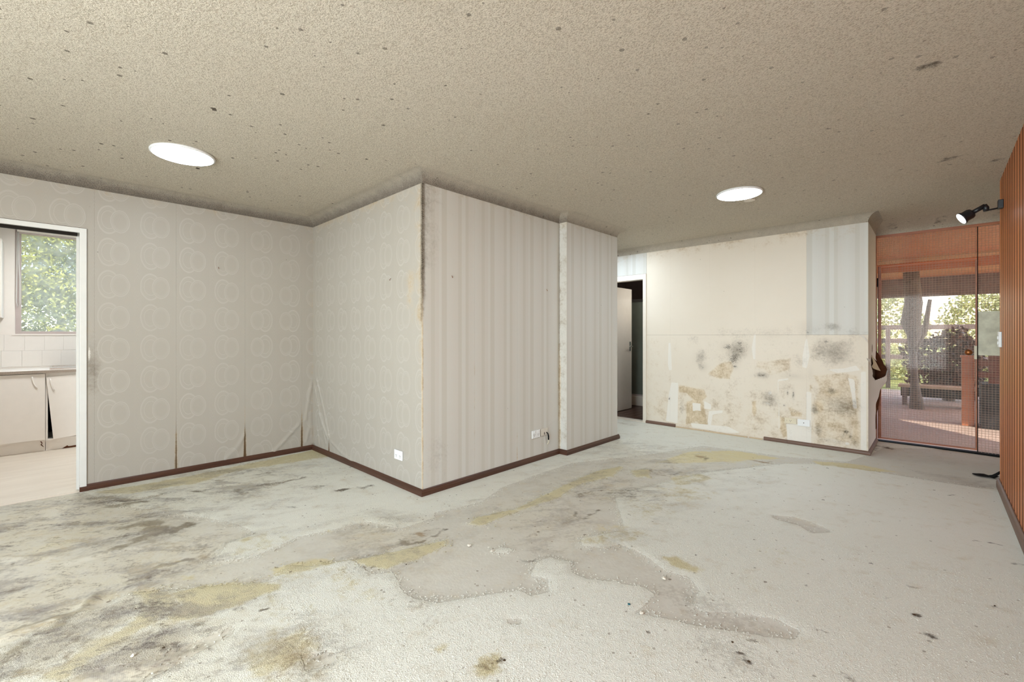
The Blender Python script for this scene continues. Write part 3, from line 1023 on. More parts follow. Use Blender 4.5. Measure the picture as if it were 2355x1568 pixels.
backb = [-2.882, -2.545, -2.037, -1.524, -1.012, XRET + .004]
ZJ = 1.212
drops(wall_back, P_back, backb, 0.0, ZJ - .0008, M['back'], stain_back, disp_back, res=.012)
drops(wall_back, P_back, backb[:-1], ZJ + .0008, ZT, M['back'], stain_back, disp_back, res=.016)
drops(wall_back, P_back, [-1.012, XRET + .004], ZJ + .0008, ZT, M['stripes'], stain_back, res=.016)
drops(wall_back, P_back, [-3.70, -3.17, -2.884], 2.062, ZT, M['stripes'], stain_back)
drops(wall_back, P_back, [-5.0, -4.4, -3.74], 0, ZT, M['stripes'], stain_back, res=.05)

# return wall beside the entry: its lining bulges out and is torn open
RZ = lambda v: v


def disp_ret(p):
    y, z = p[:, 0], p[:, 1]
    t = np.clip((y - 5.80) / .72, 0, 1)
    bul = np.where(z > .80, np.exp(-((z - .80) / .085) ** 2), np.exp(-((z - .80) / .23) ** 2))
    return np.maximum(0, .112 * bul * np.sin(np.clip(t, 0, 1) * math.pi * .62) ** 1.5 + .008 * t * np.sin(z * 37 + y * 9) * np.exp(-((z - .7) / .3) ** 2))


def stain_ret(p):
    o = base_wall(p, tint=.2)
    o[:, 0] = np.maximum(o[:, 0], .03)
    o[:, 0] = np.maximum(o[:, 0], .4 * np.exp(-((p[:, 0] - YK) / .02) ** 2))
    o[:, 1] = np.maximum(o[:, 1], .6 * np.exp(-((p[:, 0] - YK) / .018) ** 2) * np.clip(p[:, 1] - .9, 0, 1))
    o[:, 3] = np.maximum(o[:, 3], .7 * gauss(p, (6.38, .2), (.05, .14)))
    return o


ret_hole = [(5.93, .905), (6.0, .985), (6.06, 1.0), (6.10, .985), (6.5, .905), (6.54, .86), (6.5, .80), (6.22, .765), (5.99, .735), (5.91, .78)]
drops(wall_return, P_ret, [YK + .0005 - BACKING, YREC - .05], 0.0, ZT, M['lining'], stain_ret, disp_ret, res=.006,
      hole=lambda c: (sd_poly(c, ret_hole) < 0) | ((np.hypot((c[:, 0] - 6.10) / .03, (c[:, 1] - 1.065) / .045) < 1)))

# ------------------------------------------------------------------ sweep along the wall line (skirtings, cove)
PATH = [(XL, -2.5), (XL, YB), (XR, YB), (XR, YE), (XR2, YE), (XR2, YD), (-5.0, YD), (-5.0, YK), (XRET, YK), (XRET, YREC), (1.2, YREC), (1.2, YW)]


def rn(a, b):
    d = Vector((b[0] - a[0], b[1] - a[1])).normalized()
    return Vector((d.y, -d.x)), d


def sweep_seg(name, a, b, prof, mat, mitre_a=0, mitre_b=0, parent=None, z=0.0):
    """one length of moulding; mitre +1 outside corner, -1 inside corner, 0 square"""
    n, d = rn(a, b)
    m = MB()
    vv = []
    for end, (pt, mt, sg) in enumerate(((a, mitre_a, -1), (b, mitre_b, 1))):
        for off, h in prof:
            q = Vector(pt) + n * off + d * (sg * mt * off)
            vv.append((q.x, q.y, h + z))
    k = len(prof)
    ff = [(i, (i + 1) % k, k + (i + 1) % k, k + i) for i in range(k)] + [tuple(range(k))[::-1], tuple(range(k, 2 * k))]
    m.add(vv, ff)
    return m.build(name, mat, parent)


SK = [(0, 0), (.020, 0), (.021, .022), (.019, .032), (.013, .037), (.011, .044), (.006, .050), (0, .050)]
SK2 = [(0, 0), (.022, 0), (.024, .016), (.020, .030), (.010, .038), (0, .040)]
struct(sweep_seg('baseboard_left', (XL, .165), (XL, YB), SK, M['skirting'], 0, -1))
struct(sweep_seg('baseboard_nib_left', (XL, YB), (XR, YB), SK, M['skirting'], -1, 1))
struct(sweep_seg('baseboard_nib_right', (XR, YB), (XR, YE), SK, M['skirting'], 1, -1))
struct(sweep_seg('baseboard_step', (XR, YE), (XR2, YE), SK, M['skirting'], -1, 1))
struct(sweep_seg('baseboard_nib_far', (XR2, YE), (XR2, YD + .03), SK, M['skirting'], 1, 0))
struct(sweep_seg('baseboard_back_left', (-2.885, YK), (-2.47, YK), SK2, M['skirting_pale'], 0, 0))
b0 = I4(525, 1320)[0]
b1 = I4(790, 1350)[0]
struct(sweep_seg('baseboard_back_middle', (b0, YK), (b1 - .001, YK), SK2, M['skirting_pale'], 0, 0))
struct(sweep_seg('baseboard_back_right', (b1 + .001, YK), (XRET, YK), SK2, M['skirting_pale'], 0, 1))
struct(sweep_seg('baseboard_return', (XRET, YK), (XRET, YREC - .06), SK2, M['skirting_pale'], 1, 0))
SKW = [(0, 0), (.020, 0), (.020, .045), (.015, .058), (.006, .066), (0, .066)]
struct(sweep_seg('baseboard_right', (XW - .012, YW + .02), (XW - .012, -2.5), SKW, M['skirting_pale'], 0, 0))
# tack strip left where the skirting is gone
tk = tag(empty('gripper_strip', (-1.9, YK - .02, 0)), 'thin pale timber gripper strip bare at the foot of the stained back wall', 'gripper strip')
for a, b, o_ in ((-2.46, -2.1, .012), (-2.09, -1.6, .016), (-1.58, b0 - .01, .010)):
    g_ = MB().box(a, b, YK - o_ - .014, YK - o_, 0.002, .014).build('batten', M['tan_wood'], tk)

# ------------------------------------------------------------------ ceiling with cove
def ceiling():
    xs, ys = steps(-5.1, 1.3, .05), steps(-2.6, 6.66, .05)
    U, V = np.meshgrid(xs, ys, indexing='ij')
    p = np.stack([U.ravel(), V.ravel()], 1)
    verts = [np.stack([p[:, 0], p[:, 1], np.full(len(p), ZC)], 1)]
    near = sd_line(p, PATH[:6])
    near2 = sd_line(p, PATH[6:11])
    st = np.zeros((len(p), 4))
    st[:, 0] = .44 * np.exp(-np.clip(near - .09, 0, 9) / .06) + .26 * np.exp(-np.clip(near2 - .09, 0, 9) / .06)
    st[:, 0] = np.minimum(st[:, 0], .47)
    # fly specks are thickest over the middle and the left
    st[:, 1] = np.clip(.85 - (p[:, 0] + 3.0) / 4.2, .05, 1) * np.clip(1.25 - p[:, 1] / 4.5, .1, 1)
    C = lambda u, v: (lambda a: (a[0] * (ZC - EYE) / a[2], a[1] * (ZC - EYE) / a[2]))(ray(u, v))
    for (u, v), r, k in (((2135, 152), .10, .85), ((2165, 195), .05, .8), ((2110, 160), .05, .6), ((2190, 362), .14, .7), ((2165, 372), .08, .7), ((2290, 368), .12, .7), ((2235, 135), .08, .55), ((1655, 160), .1, .25)):
        st[:, 3] = np.maximum(st[:, 3], k * gauss(p, C(u, v), (r * .8, r * .8)))
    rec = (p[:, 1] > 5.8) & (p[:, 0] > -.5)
    st[:, 0] = np.where(rec, np.maximum(st[:, 0], .22 * np.clip((p[:, 1] - 5.85) / .25, 0, 1)), st[:, 0])  # recess ceiling: some mould, and the recess shade put into the colour
    nx, ny = U.shape
    i, j = np.meshgrid(np.arange(nx - 1), np.arange(ny - 1), indexing='ij')
    a = (i * ny + j).ravel()
    quads = [np.stack([a, a + 1, a + ny + 1, a + ny], 1)]
    stains_ = [st]
    base = len(p)
    depth = [.09] * 11
    depth[9] = .40
    K_ = 9
    prof = []
    for t in np.linspace(0, math.pi / 2, K_):
        prof.append((1 - math.cos(t), math.sin(t)))        # (out, up): tangent to wall, then to ceiling
    # subdivide long lengths so the mould and the painted recess shade vary
    for s in range(len(PATH) - 1):
        a_, b_ = PATH[s], PATH[s + 1]
        n, d = rn(a_, b_)
        na = rn(PATH[s - 1], a_)[0] if s > 0 else Vector((0, 0))
        nb = rn(b_, PATH[s + 2])[0] if s < len(PATH) - 2 else Vector((0, 0))
        da = depth[s - 1] if s > 0 else 0
        db = depth[s + 1] if s < len(PATH) - 2 else 0
        ln = (Vector(b_) - Vector(a_)).length
        m = max(2, int(ln / .08))
        vv, ss_ = [], []
        for q in range(m + 1):
            f = q / m
            for k, (o_, h) in enumerate(prof):
                pa = Vector(a_) + n * o_ * depth[s] + na * o_ * da
                pb = Vector(b_) + n * o_ * depth[s] + nb * o_ * db
                pt = pa.lerp(pb, f)
                vv.append((pt.x, pt.y, ZT - .002 + (ZC + .002 - ZT) * h))
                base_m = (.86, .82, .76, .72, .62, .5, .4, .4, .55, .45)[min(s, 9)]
                kk = base_m * (1 - .45 * h ** 2) if s != 9 else .24 + .08 * math.sin(q * 1.7)  # the recess cove mixes mould with painted shade
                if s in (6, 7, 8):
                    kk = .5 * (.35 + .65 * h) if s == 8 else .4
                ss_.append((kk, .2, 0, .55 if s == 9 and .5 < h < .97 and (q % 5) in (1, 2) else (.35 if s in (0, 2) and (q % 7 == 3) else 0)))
        vv = np.array(vv)
        qi, ki = np.meshgrid(np.arange(m), np.arange(K_ - 1), indexing='ij')
        b2 = (qi * K_ + ki).ravel() + base
        quads.append(np.stack([b2, b2 + 1, b2 + K_ + 1, b2 + K_], 1))
        verts.append(vv)
        stains_.append(np.array(ss_))
        base += len(vv)
    V_ = np.concatenate(verts); Q = np.concatenate(quads); S = np.concatenate(stains_)
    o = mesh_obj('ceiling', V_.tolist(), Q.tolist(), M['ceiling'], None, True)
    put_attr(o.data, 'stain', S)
    return struct(o)


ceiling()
struct(MB().box(-5.2, 1.4, -2.7, 6.76, ZC + .045, ZC + .1).build('roof_slab', M['plaster']))

# ------------------------------------------------------------------ floor: worn, stained carpet
FL = on_floor
c1 = lambda x, y: FL(x / 2.76, 1000 + y / 2.76)
c2 = lambda x, y: FL(700 + x / 2.76, 1000 + y / 2.76)
c3 = lambda x, y: FL(1400 + x / 2.466, 1000 + y / 2.466)


def floor():
    xs = np.concatenate([steps(-4.9, -3.2, .022), steps(-3.2, -.6, .016)[1:], steps(-.6, 1.2, .022)[1:]])
    ys = np.concatenate([steps(-2.6, -.5, .08), steps(-.5, 3.2, .016)[1:], steps(3.2, 6.62, .022)[1:]])
    U, V = np.meshgrid(xs, ys, indexing='ij')
    p = np.stack([U.ravel(), V.ravel()], 1)
    N = len(p)
    wear = np.zeros((N, 4)); spill = np.zeros((N, 4))
    pile = np.ones(N)
    W1 = [c2(830, 490), c2(1130, 420), c2(1260, 330), c2(1450, 260), c2(1700, 175), c2(2208, 120), c3(530, 60), c3(1000, 120), c3(1350, 150), c3(1480, 112), c3(1560, 70), c3(2260, 90),
          c3(2260, 310), c3(2100, 300), c3(1700, 235), c3(1250, 165), c3(1000, 160), c3(560, 210), c3(380, 250), c3(150, 310), c3(30, 330), c2(2000, 480), c2(2040, 600), c2(1760, 650), c2(1760, 700), c2(1900, 715), c2(2000, 690),
          c3(60, 615), c3(180, 660), c3(260, 720), c3(330, 770), c3(450, 800), c3(510, 870), c3(480, 960), c3(530, 1000), c3(700, 1000), c3(950, 1040), c3(1090, 1110), c3(1060, 1160), c3(900, 1140), c3(750, 1110),
          c3(500, 1080), c3(300, 1030), c3(140, 1010), c3(200, 960), c3(260, 900), c3(200, 860), c3(60, 840), c2(2000, 930), c2(1800, 910), c2(1700, 870), c2(1690, 800), c2(1560, 770), c2(1480, 800), c2(1440, 890),
          c2(1550, 910), c2(1560, 990), c2(1430, 1020), c2(1380, 980), c2(1200, 1005), c2(1000, 1035), c2(850, 1060), c2(700, 1035), c2(640, 1000), c2(600, 930), c2(560, 870), c2(430, 880), c2(300, 790), c2(60, 830), c2(-120, 830),
          c1(1700, 930), c1(1300, 960), c1(1000, 990), c1(800, 1010), c1(650, 1090), c1(300, 1200), c1(-100, 1400), c1(-400, 1300), c1(-300, 430), c1(0, 412), c1(520, 355), c1(720, 430), c1(1000, 480), c1(1300, 520), c1(1500, 560), c1(1640, 620), c1(1450, 680), c1(1370, 790), c1(1600, 775), c1(1900, 640), c1(2150, 590),
          c2(400, 545), c2(620, 590), c2(820, 520)]
    pile = np.minimum(pile, 1 - soft(sd_poly(p, W1), .03))
    bare = [[c3(910, 450), c3(1050, 460), c3(1150, 490), c3(1280, 550), c3(1150, 555), c3(1080, 510), c3(950, 475)],
            [c2(1280, 1165), c2(1390, 1160), c2(1380, 1200), c2(1300, 1200)],
            [c1(420, 1560), c1(600, 1480), c1(900, 1430), c1(1250, 1300), c1(1500, 1200), c1(1480, 1260), c1(1200, 1420), c1(900, 1568), c1(500, 1700)],
            [c1(1900, 1380), c1(2100, 1370), c1(2150, 1420), c1(1950, 1480)], [c2(0, 1400), c2(200, 1370), c2(180, 1450), c2(0, 1500)],
            [c1(1640, 320), c1(1800, 290), c1(1900, 270), c1(1700, 340)], [c2(330, 330), c2(420, 320), c2(380, 345)], [c2(205, 350), c2(270, 340), c2(240, 362)], [c2(40, 335), c2(130, 320), c2(80, 345)],
            [c1(1500, 355), c1(1580, 370), c1(1540, 380)], [c1(1230, 355), c1(1310, 345), c1(1300, 370)], [c1(870, 395), c1(1060, 370), c1(1000, 390), c1(780, 425)]]
    for b in bare:
        pile = np.minimum(pile, 1 - soft(sd_poly(p, b), .02))
    # strips of pile that survive inside the bare track
    tufts = [[c2(1030, 560), c2(1100, 520), c2(1330, 470), c2(1600, 340), c2(1850, 230), c2(2020, 195), c2(1960, 260), c2(1750, 310), c2(1600, 400), c2(1450, 450), c2(1280, 510), c2(1120, 575)],
             [c2(320, 790), c2(560, 740), c2(800, 690), c2(910, 655), c2(900, 700), c2(700, 790), c2(520, 845), c2(390, 840)],
             [c2(1250, 710), c2(1330, 720), c2(1300, 750), c2(1160, 740)],
             [c3(120, 200), c3(230, 190), c3(240, 240), c3(150, 235)]]
    for t in tufts:
        pile = np.maximum(pile, soft(sd_poly(p, t), .022) * .9)
    # old felt-like flattened pile on the far left and along the corridor
    yellow = [(tufts[0], .95), (tufts[1], 1.0), ([c1(1080, 1000), c1(1300, 950), c1(1500, 935), c1(1760, 940), c1(1780, 975), c1(1600, 1050), c1(1400, 1120), c1(1200, 1180), c1(1000, 1170), c1(1150, 1080)], .95),
              ([c1(200, 1568), c1(480, 1390), c1(700, 1270), c1(900, 1120), c1(850, 980), c1(1080, 990), c1(1150, 1080), c1(900, 1240), c1(700, 1350), c1(400, 1568)], .8),
              ([c1(1700, 840), c1(2000, 775), c1(2208, 790), c1(2000, 860), c1(1760, 900)], .7),
              ([c1(560, 365), c1(900, 315), c1(1200, 260), c1(1900, 115), c1(2000, 90), c1(2150, 130), c1(1500, 230), c1(1250, 310), c1(1100, 330), c1(800, 380)], .75),
              ([c3(450, 90), c3(700, 85), c3(1000, 130), c3(560, 155), c3(250, 160)], .75), ([c3(1140, 142), c3(1400, 160), c3(1640, 207), c3(1500, 207), c3(1200, 172)], .7), (tufts[3], .85),
              ([c3(340, 225), c3(520, 215), c3(600, 250), c3(380, 300)], .55), ([c3(300, 690), c3(400, 690), c3(470, 740), c3(560, 765), c3(500, 792), c3(330, 740)], .7),
              ([c2(820, 1360), c2(880, 1320), c2(930, 1330), c2(900, 1370), c2(840, 1390)], .55), ([c2(1740, 640), c2(1900, 630), c2(1960, 660), c2(1880, 700), c2(1780, 700)], .5),
              ([c2(1100, 1420), c2(1150, 1380), c2(1230, 1375), c2(1280, 1410), c2(1260, 1480), c2(1200, 1545), c2(1110, 1540), c2(1080, 1480)], .75),
              ([c1(1510, 660), c1(1600, 640), c1(1590, 670), c1(1530, 690)], .8), ([c1(1150, 885), c1(1240, 880), c1(1230, 910), c1(1160, 915)], 1.0),
              ([c1(1370, 790), c1(1600, 775), c1(1900, 640), c1(1650, 560), c1(1650, 630), c1(1500, 700)], .35), ([c2(130, 600), c2(210, 600), c2(170, 630)], .7)]
    for t, k in yellow:
        wear[:, 1] = np.maximum(wear[:, 1], k * soft(sd_poly(p, t), .03))
    for c, r, k in ((c2(200, 900), (.28, .12), .4), (c2(60, 1060), (.2, .2), .3), (c1(1800, 1390), (.2, .17), .75), (c1(1000, 1100), (.22, .16), .6), (c1(650, 1330), (.14, .14), .55), (c1(1700, 1080), (.25, .15), .35), (c1(350, 700), (.35, .18), .45), (c1(1850, 850), (.2, .12), .45), (c3(250, 380), (.35, .35), .25), (c2(640, 1190), (.12, .05), .3), (c3(1000, 680), (.25, .2), .3), (c3(420, 330), (.3, .4), .45), (c3(230, 430), (.25, .3), .4), (c3(60, 560), (.25, .2), .45), (c2(300, 950), (.35, .12), .4), (c3(600, 120), (.5, .25), .5), (c1(1850, 1250), (.12, .1), .4),
                    (c2(1980, 520), (.2, .3), .28), (c3(110, 400), (.3, .3), .25), (c1(2000, 110), (.2, .2), .4), (c2(500, 640), (.14, .08), .2)):
        wear[:, 1] = np.maximum(wear[:, 1], k * gauss(p, c, r))
    dark = [([c1(570, 400), c1(700, 395), c1(800, 420)], .030, .8), ([c1(690, 450), c1(820, 435), c1(910, 425)], .03, .95), ([c1(830, 420), c1(960, 385), c1(1060, 370)], .022, .6),
            ([c1(800, 580), c1(930, 545), c1(1000, 555)], .05, .85), ([c1(950, 590), c1(1080, 605), c1(1190, 570)], .05, 1.0), ([c1(880, 650), c1(980, 620), c1(1100, 600)], .045, .9), ([c1(730, 715), c1(830, 685), c1(900, 655)], .03, .9),
            ([c1(450, 805), c1(600, 770), c1(760, 725)], .010, .8), ([c1(930, 870), c1(1000, 830), c1(1120, 800), c1(1200, 785)], .022, .95), ([c1(780, 930), c1(880, 905), c1(960, 890)], .022, .8),
            ([c1(50, 1250), c1(300, 1175), c1(460, 1140), c1(560, 1090), c1(585, 1030)], .020, 1.0), ([c1(0, 1440), c1(160, 1320), c1(350, 1220), c1(520, 1110)], .03, .8), ([c1(400, 1410), c1(560, 1310), c1(640, 1290)], .028, .6),
            ([c1(480, 1540), c1(700, 1480), c1(900, 1430)], .016, .6), ([c1(0, 1540), c1(120, 1500), c1(250, 1500)], .05, .6), ([c1(1230, 1190), c1(1290, 1210)], .02, .7), ([c1(1640, 320), c1(1760, 305), c1(1920, 275)], .03, .75),
            ([c1(1580, 260), c1(1710, 240)], .018, .6), ([c1(1230, 358), c1(1310, 350)], .022, .75), ([c1(1490, 350), c1(1560, 368)], .03, .65), ([c1(1340, 290), c1(1420, 290)], .012, .7), ([c1(1970, 330), c1(2050, 320)], .018, .55), ([c1(1820, 462), c1(1870, 460)], .02, .5),
            ([c2(340, 332), c2(420, 322)], .025, .6), ([c2(210, 350), c2(265, 345)], .022, .85), ([c2(40, 335), c2(130, 320)], .022, .55), ([c2(145, 215), c2(225, 215), c2(300, 205)], .008, .6),
            ([c2(590, 660), c2(640, 680), c2(700, 690), c2(790, 650), c2(900, 590)], .014, .8), ([c2(600, 655), c2(700, 625), c2(820, 590), c2(900, 590)], .008, .6), ([c2(600, 670), c2(650, 680)], .03, .7), ([c2(180, 660), c2(300, 620), c2(540, 560)], .010, .5), ([c2(470, 615), c2(530, 610)], .045, .55),
            ([c2(380, 830), c2(440, 832)], .022, .75), ([c2(0, 890), c2(130, 810)], .016, .45), ([c2(150, 800), c2(240, 780)], .02, .5), ([c2(1710, 480), c2(1735, 520), c2(1770, 530), c2(1830, 495), c2(1870, 475)], .012, .75), ([c2(1730, 375), c2(1850, 345), c2(2080, 350)], .012, .7), ([c2(1960, 365), c2(2060, 375)], .05, .6), ([c2(1740, 360), c2(1760, 380)], .04, .6),
            ([c2(1350, 780), c2(1400, 800), c2(1500, 770), c2(1590, 740), c2(1610, 715)], .014, .55), ([c2(1360, 665), c2(1430, 630), c2(1500, 660)], .010, .4), ([c2(1600, 410), c2(1750, 385)], .010, .6), ([c2(1840, 245), c2(1900, 240)], .02, .6), ([c2(1900, 350), c2(2040, 330)], .01, .5),
            ([c3(0, 340), c3(120, 350)], .06, .5), ([c3(225, 185), c3(260, 215), c3(340, 235), c3(410, 205)], .016, .6), ([c3(530, 115), c3(560, 130), c3(540, 145)], .02, .6), ([c3(815, 150), c3(930, 150)], .016, .45), ([c3(1520, 60), c3(1600, 75)], .05, .75), ([c3(1500, 85), c3(1560, 60)], .05, .5),
            ([c3(2080, 165), c3(2130, 172)], .012, .6), ([c3(1910, 342), c3(1960, 342)], .012, .8), ([c3(2170, 610), c3(2230, 628)], .008, .9), ([c3(2060, 600), c3(2170, 610)], .006, .5), ([c3(1165, 1085), c3(1235, 1125)], .012, .75), ([c3(1570, 930), c3(1605, 930)], .012, .7), ([c3(1720, 862), c3(1745, 864)], .01, .7), ([c3(1490, 730), c3(1510, 732)], .01, .8), ([c3(1725, 1022), c3(1745, 1024)], .014, 1.0), ([c3(1800, 1135), c3(1830, 1145)], .014, .8),
            ([c3(2180, 970), c3(2200, 975)], .011, .9), ([c3(1105, 855), c3(1115, 858)], .014, .6), ([c3(785, 1285), c3(800, 1290)], .012, .9), ([c3(735, 1240), c3(740, 1242)], .012, .9), ([c3(700, 1175), c3(710, 1178)], .01, .9), ([c3(775, 1155), c3(825, 1158)], .01, .7), ([c3(2310, 732), c3(2355, 735)], .014, .7), ([c3(1340, 430), c3(1355, 432)], .02, .45), ([c3(1330, 1360), c3(1370, 1390)], .03, .6), ([c3(1140, 510), c3(1200, 520)], .03, .3),
            ([c2(1150, 1480), c2(1230, 1450)], .03, .45), ([c2(1225, 1440), c2(1270, 1430)], .012, .8), ([c2(1170, 1480), c2(1180, 1500)], .03, .5), ([c2(470, 1165), c2(520, 1165)], .015, .55), ([c1(2060, 1560), c1(2090, 1560)], .01, .3),
            ([c1(960, 1300), c1(1050, 1290)], .02, .5), ([c1(1020, 1355), c1(1055, 1350)], .012, 1.0), ([c1(1090, 1410), c1(1160, 1380)], .02, .5), ([c1(1640, 1125), c1(1690, 1100)], .008, 1.0), ([c1(1480, 1120), c1(1540, 1090)], .02, .55), ([c1(300, 1110), c1(340, 1090)], .014, .6), ([c1(1280, 710), c1(1330, 715)], .025, .55), ([c1(1380, 600), c1(1430, 590)], .008, .6), ([c1(250, 650), c1(300, 640), c1(420, 600)], .02, .35), ([c1(400, 480), c1(520, 410)], .02, .35)]
    for ln, wd, k in dark:
        d = sd_line(p + .010 * np.stack([np.sin(p[:, 1] * 61 + p[:, 0] * 23), np.sin(p[:, 0] * 53 - p[:, 1] * 31)], 1), ln)
        wear[:, 2] = np.maximum(wear[:, 2], k * np.exp(-(d / (wd * 1.25)) ** 2))
    grey = [([c1(440, 1520), c1(560, 1440), c1(900, 1260), c1(1280, 1190), c1(1220, 1290), c1(1250, 1370), c1(1100, 1470), c1(800, 1530), c1(500, 1600)], .72), ([c1(0, 1330), c1(600, 1080), c1(900, 1030), c1(800, 1200), c1(560, 1350), c1(0, 1568)], .55),
            ([c1(700, 800), c1(1000, 790), c1(1250, 800), c1(1350, 950), c1(1150, 980), c1(900, 900)], .28), ([c1(800, 500), c1(1200, 500), c1(1250, 600), c1(900, 720), c1(700, 700)], .40), ([c2(190, 600), c2(560, 560), c2(620, 640), c2(500, 700), c2(330, 750), c2(190, 740)], .36),
            ([c2(570, 660), c2(820, 590), c2(900, 590), c2(780, 650), c2(700, 690)], .55), ([c2(1700, 370), c2(2100, 340), c2(2120, 400), c2(1900, 420), c2(1720, 400)], .42), ([c2(1280, 560), c2(1700, 430), c2(1900, 480), c2(1740, 560), c2(1300, 620)], .25), ([c2(1360, 680), c2(1430, 630), c2(1500, 660), c2(1600, 720), c2(1400, 800)], .3),
            ([c3(200, 190), c3(330, 175), c3(400, 210), c3(260, 220)], .35), ([c3(1700, 190), c3(2230, 260), c3(2230, 320), c3(1850, 260)], .35), ([c1(0, 560), c1(500, 500), c1(700, 560), c1(300, 660), c1(0, 680)], .28), ([c1(0, 900), c1(300, 830), c1(500, 900), c1(300, 1100), c1(0, 1100)], .22), ([c3(1480, 130), c3(1560, 70), c3(2230, 95), c3(2230, 180), c3(1700, 150)], .18), ([c2(820, 490), c2(1150, 440), c2(1200, 480), c2(900, 530)], .22)]
    for t, k in grey:
        wear[:, 3] = np.maximum(wear[:, 3], k * soft(sd_poly(p, t), .05))
    brown = [(c1(940, 560), (.12, .07), .7), (c2(735, 625), (.06, .035), 1.0), (c3(520, 122), (.08, .06), .9), (c3(870, 150), (.14, .04), .9), (c3(330, 150), (.3, .08), .45), (c1(1290, 765), (.07, .04), .75), (c1(1310, 715), (.05, .03), .5), (c1(430, 1400), (.05, .03), .7), (c1(520, 1310), (.12, .06), .5),
             (c1(720, 425), (.14, .05), .5), (c2(1880, 405), (.03, .015), .8), (c3(1575, 70), (.12, .08), .6), (c2(1180, 1460), (.09, .09), .55), (c1(1850, 1390), (.2, .16), .6), (c2(90, 1420), (.12, .06), .45), (c1(650, 360), (.2, .05), .3), (c3(450, 120), (.22, .06), .5), (FL(1440, 975), (.3, .12), .55), (c1(1000, 600), (.1, .06), .4)]
    for c, r, k in brown:
        spill[:, 0] = np.maximum(spill[:, 0], k * gauss(p, c, r))
    for c, r, k in ((c1(500, 480), (.35, .35), .6), (c1(150, 850), (.45, .4), .9), (c1(600, 830), (.4, .3), .8), (c1(100, 1150), (.3, .3), .6), (c1(700, 1420), (.3, .15), .4), (c1(200, 620), (.5, .3), .4)):
        spill[:, 1] = np.maximum(spill[:, 1], k * gauss(p, c, r))
    for c, r, k in ((c2(700, 1060), (.5, .25), .6), (c2(350, 860), (.3, .2), .6), (c3(560, 980), (.45, .2), .8), (c3(450, 500), (.4, .3), .5), (c3(800, 480), (.4, .3), .5), (c3(700, 1250), (.3, .25), .75), (c1(1800, 1100), (.5, .3), .45), (c1(1900, 1450), (.25, .2), .7), (c2(1650, 1080), (.3, .2), .5), (c3(2000, 600), (.5, 1.2), .35), (c2(-60, 80), (.5, .5), .45), (c1(1600, 180), (.6, .4), .55), (c1(1500, 420), (.7, .3), .5), (c3(1500, 420), (.6, .5), .3), (c2(1180, 1500), (.3, .25), .4)):
        spill[:, 2] = np.maximum(spill[:, 2], k * gauss(p, c, r))
    # the leak spreads over the whole left front and thins out along the track
    for c, r, k in ((c1(300, 600), (1.0, .9), .95), (c1(200, 1100), (.9, .8), 1.0), (c1(700, 1350), (.7, .5), .95), (c1(1000, 800), (.6, .5), .75), (c1(1500, 300), (.8, .7), .55), (c2(500, 640), (.5, .3), .6), (c2(1500, 520), (.6, .5), .45), (c2(1900, 330), (.6, .6), .5), (c3(300, 170), (.7, .6), .5), (c1(1850, 1400), (.3, .25), .45), (c3(60, 60), (1.0, .5), .35)):
        spill[:, 3] = np.maximum(spill[:, 3], k * gauss(p, c, r))
    wear[:, 0] = pile
    z = .007 * pile - .006
    z += .003 * np.sin(p[:, 0] * 7 + p[:, 1] * 3) * np.sin(p[:, 1] * 6) * (1 - pile)
    # ripples in the loose backing at the left front
    for ln, h, wd in (([c1(450, 800), c1(750, 730), c1(950, 690)], .010, .02), ([c1(60, 1270), c1(300, 1180), c1(520, 1120), c1(590, 1020)], .012, .03), ([c1(480, 1560), c1(800, 1490), c1(1250, 1370)], .008, .03), ([c1(0, 780), c1(330, 770)], .008, .02)):
        z += h * np.exp(-(sd_line(p, ln) / wd) ** 2)
    nx, ny = U.shape
    i, j = np.meshgrid(np.arange(nx - 1), np.arange(ny - 1), indexing='ij')
    a = (i * ny + j).ravel()
    Q = np.stack([a, a + ny, a + ny + 1, a + 1], 1)
    # leave out what lies under the nib, the kitchen and the bathroom
    cx, cy = p[Q].mean(1).T
    keep = ~((cx < XR - .06) & (cy > YB + .06) & (cy < YD - .06)) & ~((cx < XRET - .06) & (cy > YK + .045)) & (cx > XL - .06)
    me = bpy.data.meshes.new('floor')
    Q = Q[keep]
    me.vertices.add(N)
    me.vertices.foreach_set('co', np.stack([p[:, 0], p[:, 1], z], 1).astype(np.float32).ravel())
    me.loops.add(Q.size)
    me.loops.foreach_set('vertex_index', Q.astype(np.int32).ravel())
    me.polygons.add(len(Q))
    me.polygons.foreach_set('loop_start', np.arange(0, Q.size, 4, dtype=np.int32))
    me.polygons.foreach_set('use_smooth', np.ones(len(Q), bool))
    me.update(calc_edges=True)
    put_attr(me, 'wear', wear)
    put_attr(me, 'spill', spill)
    me.materials.append(M['carpet'])
    o = bpy.data.objects.new('floor', me)
    COL.objects.link(o)
    struct(o)
    return o, p, pile, z


floor_ob, FP, FPILE, FZ = floor()
struct(MB().box(-5.1, 1.3, -2.6, 6.62, -.12, -.02).build('floor_slab', M['plaster']))

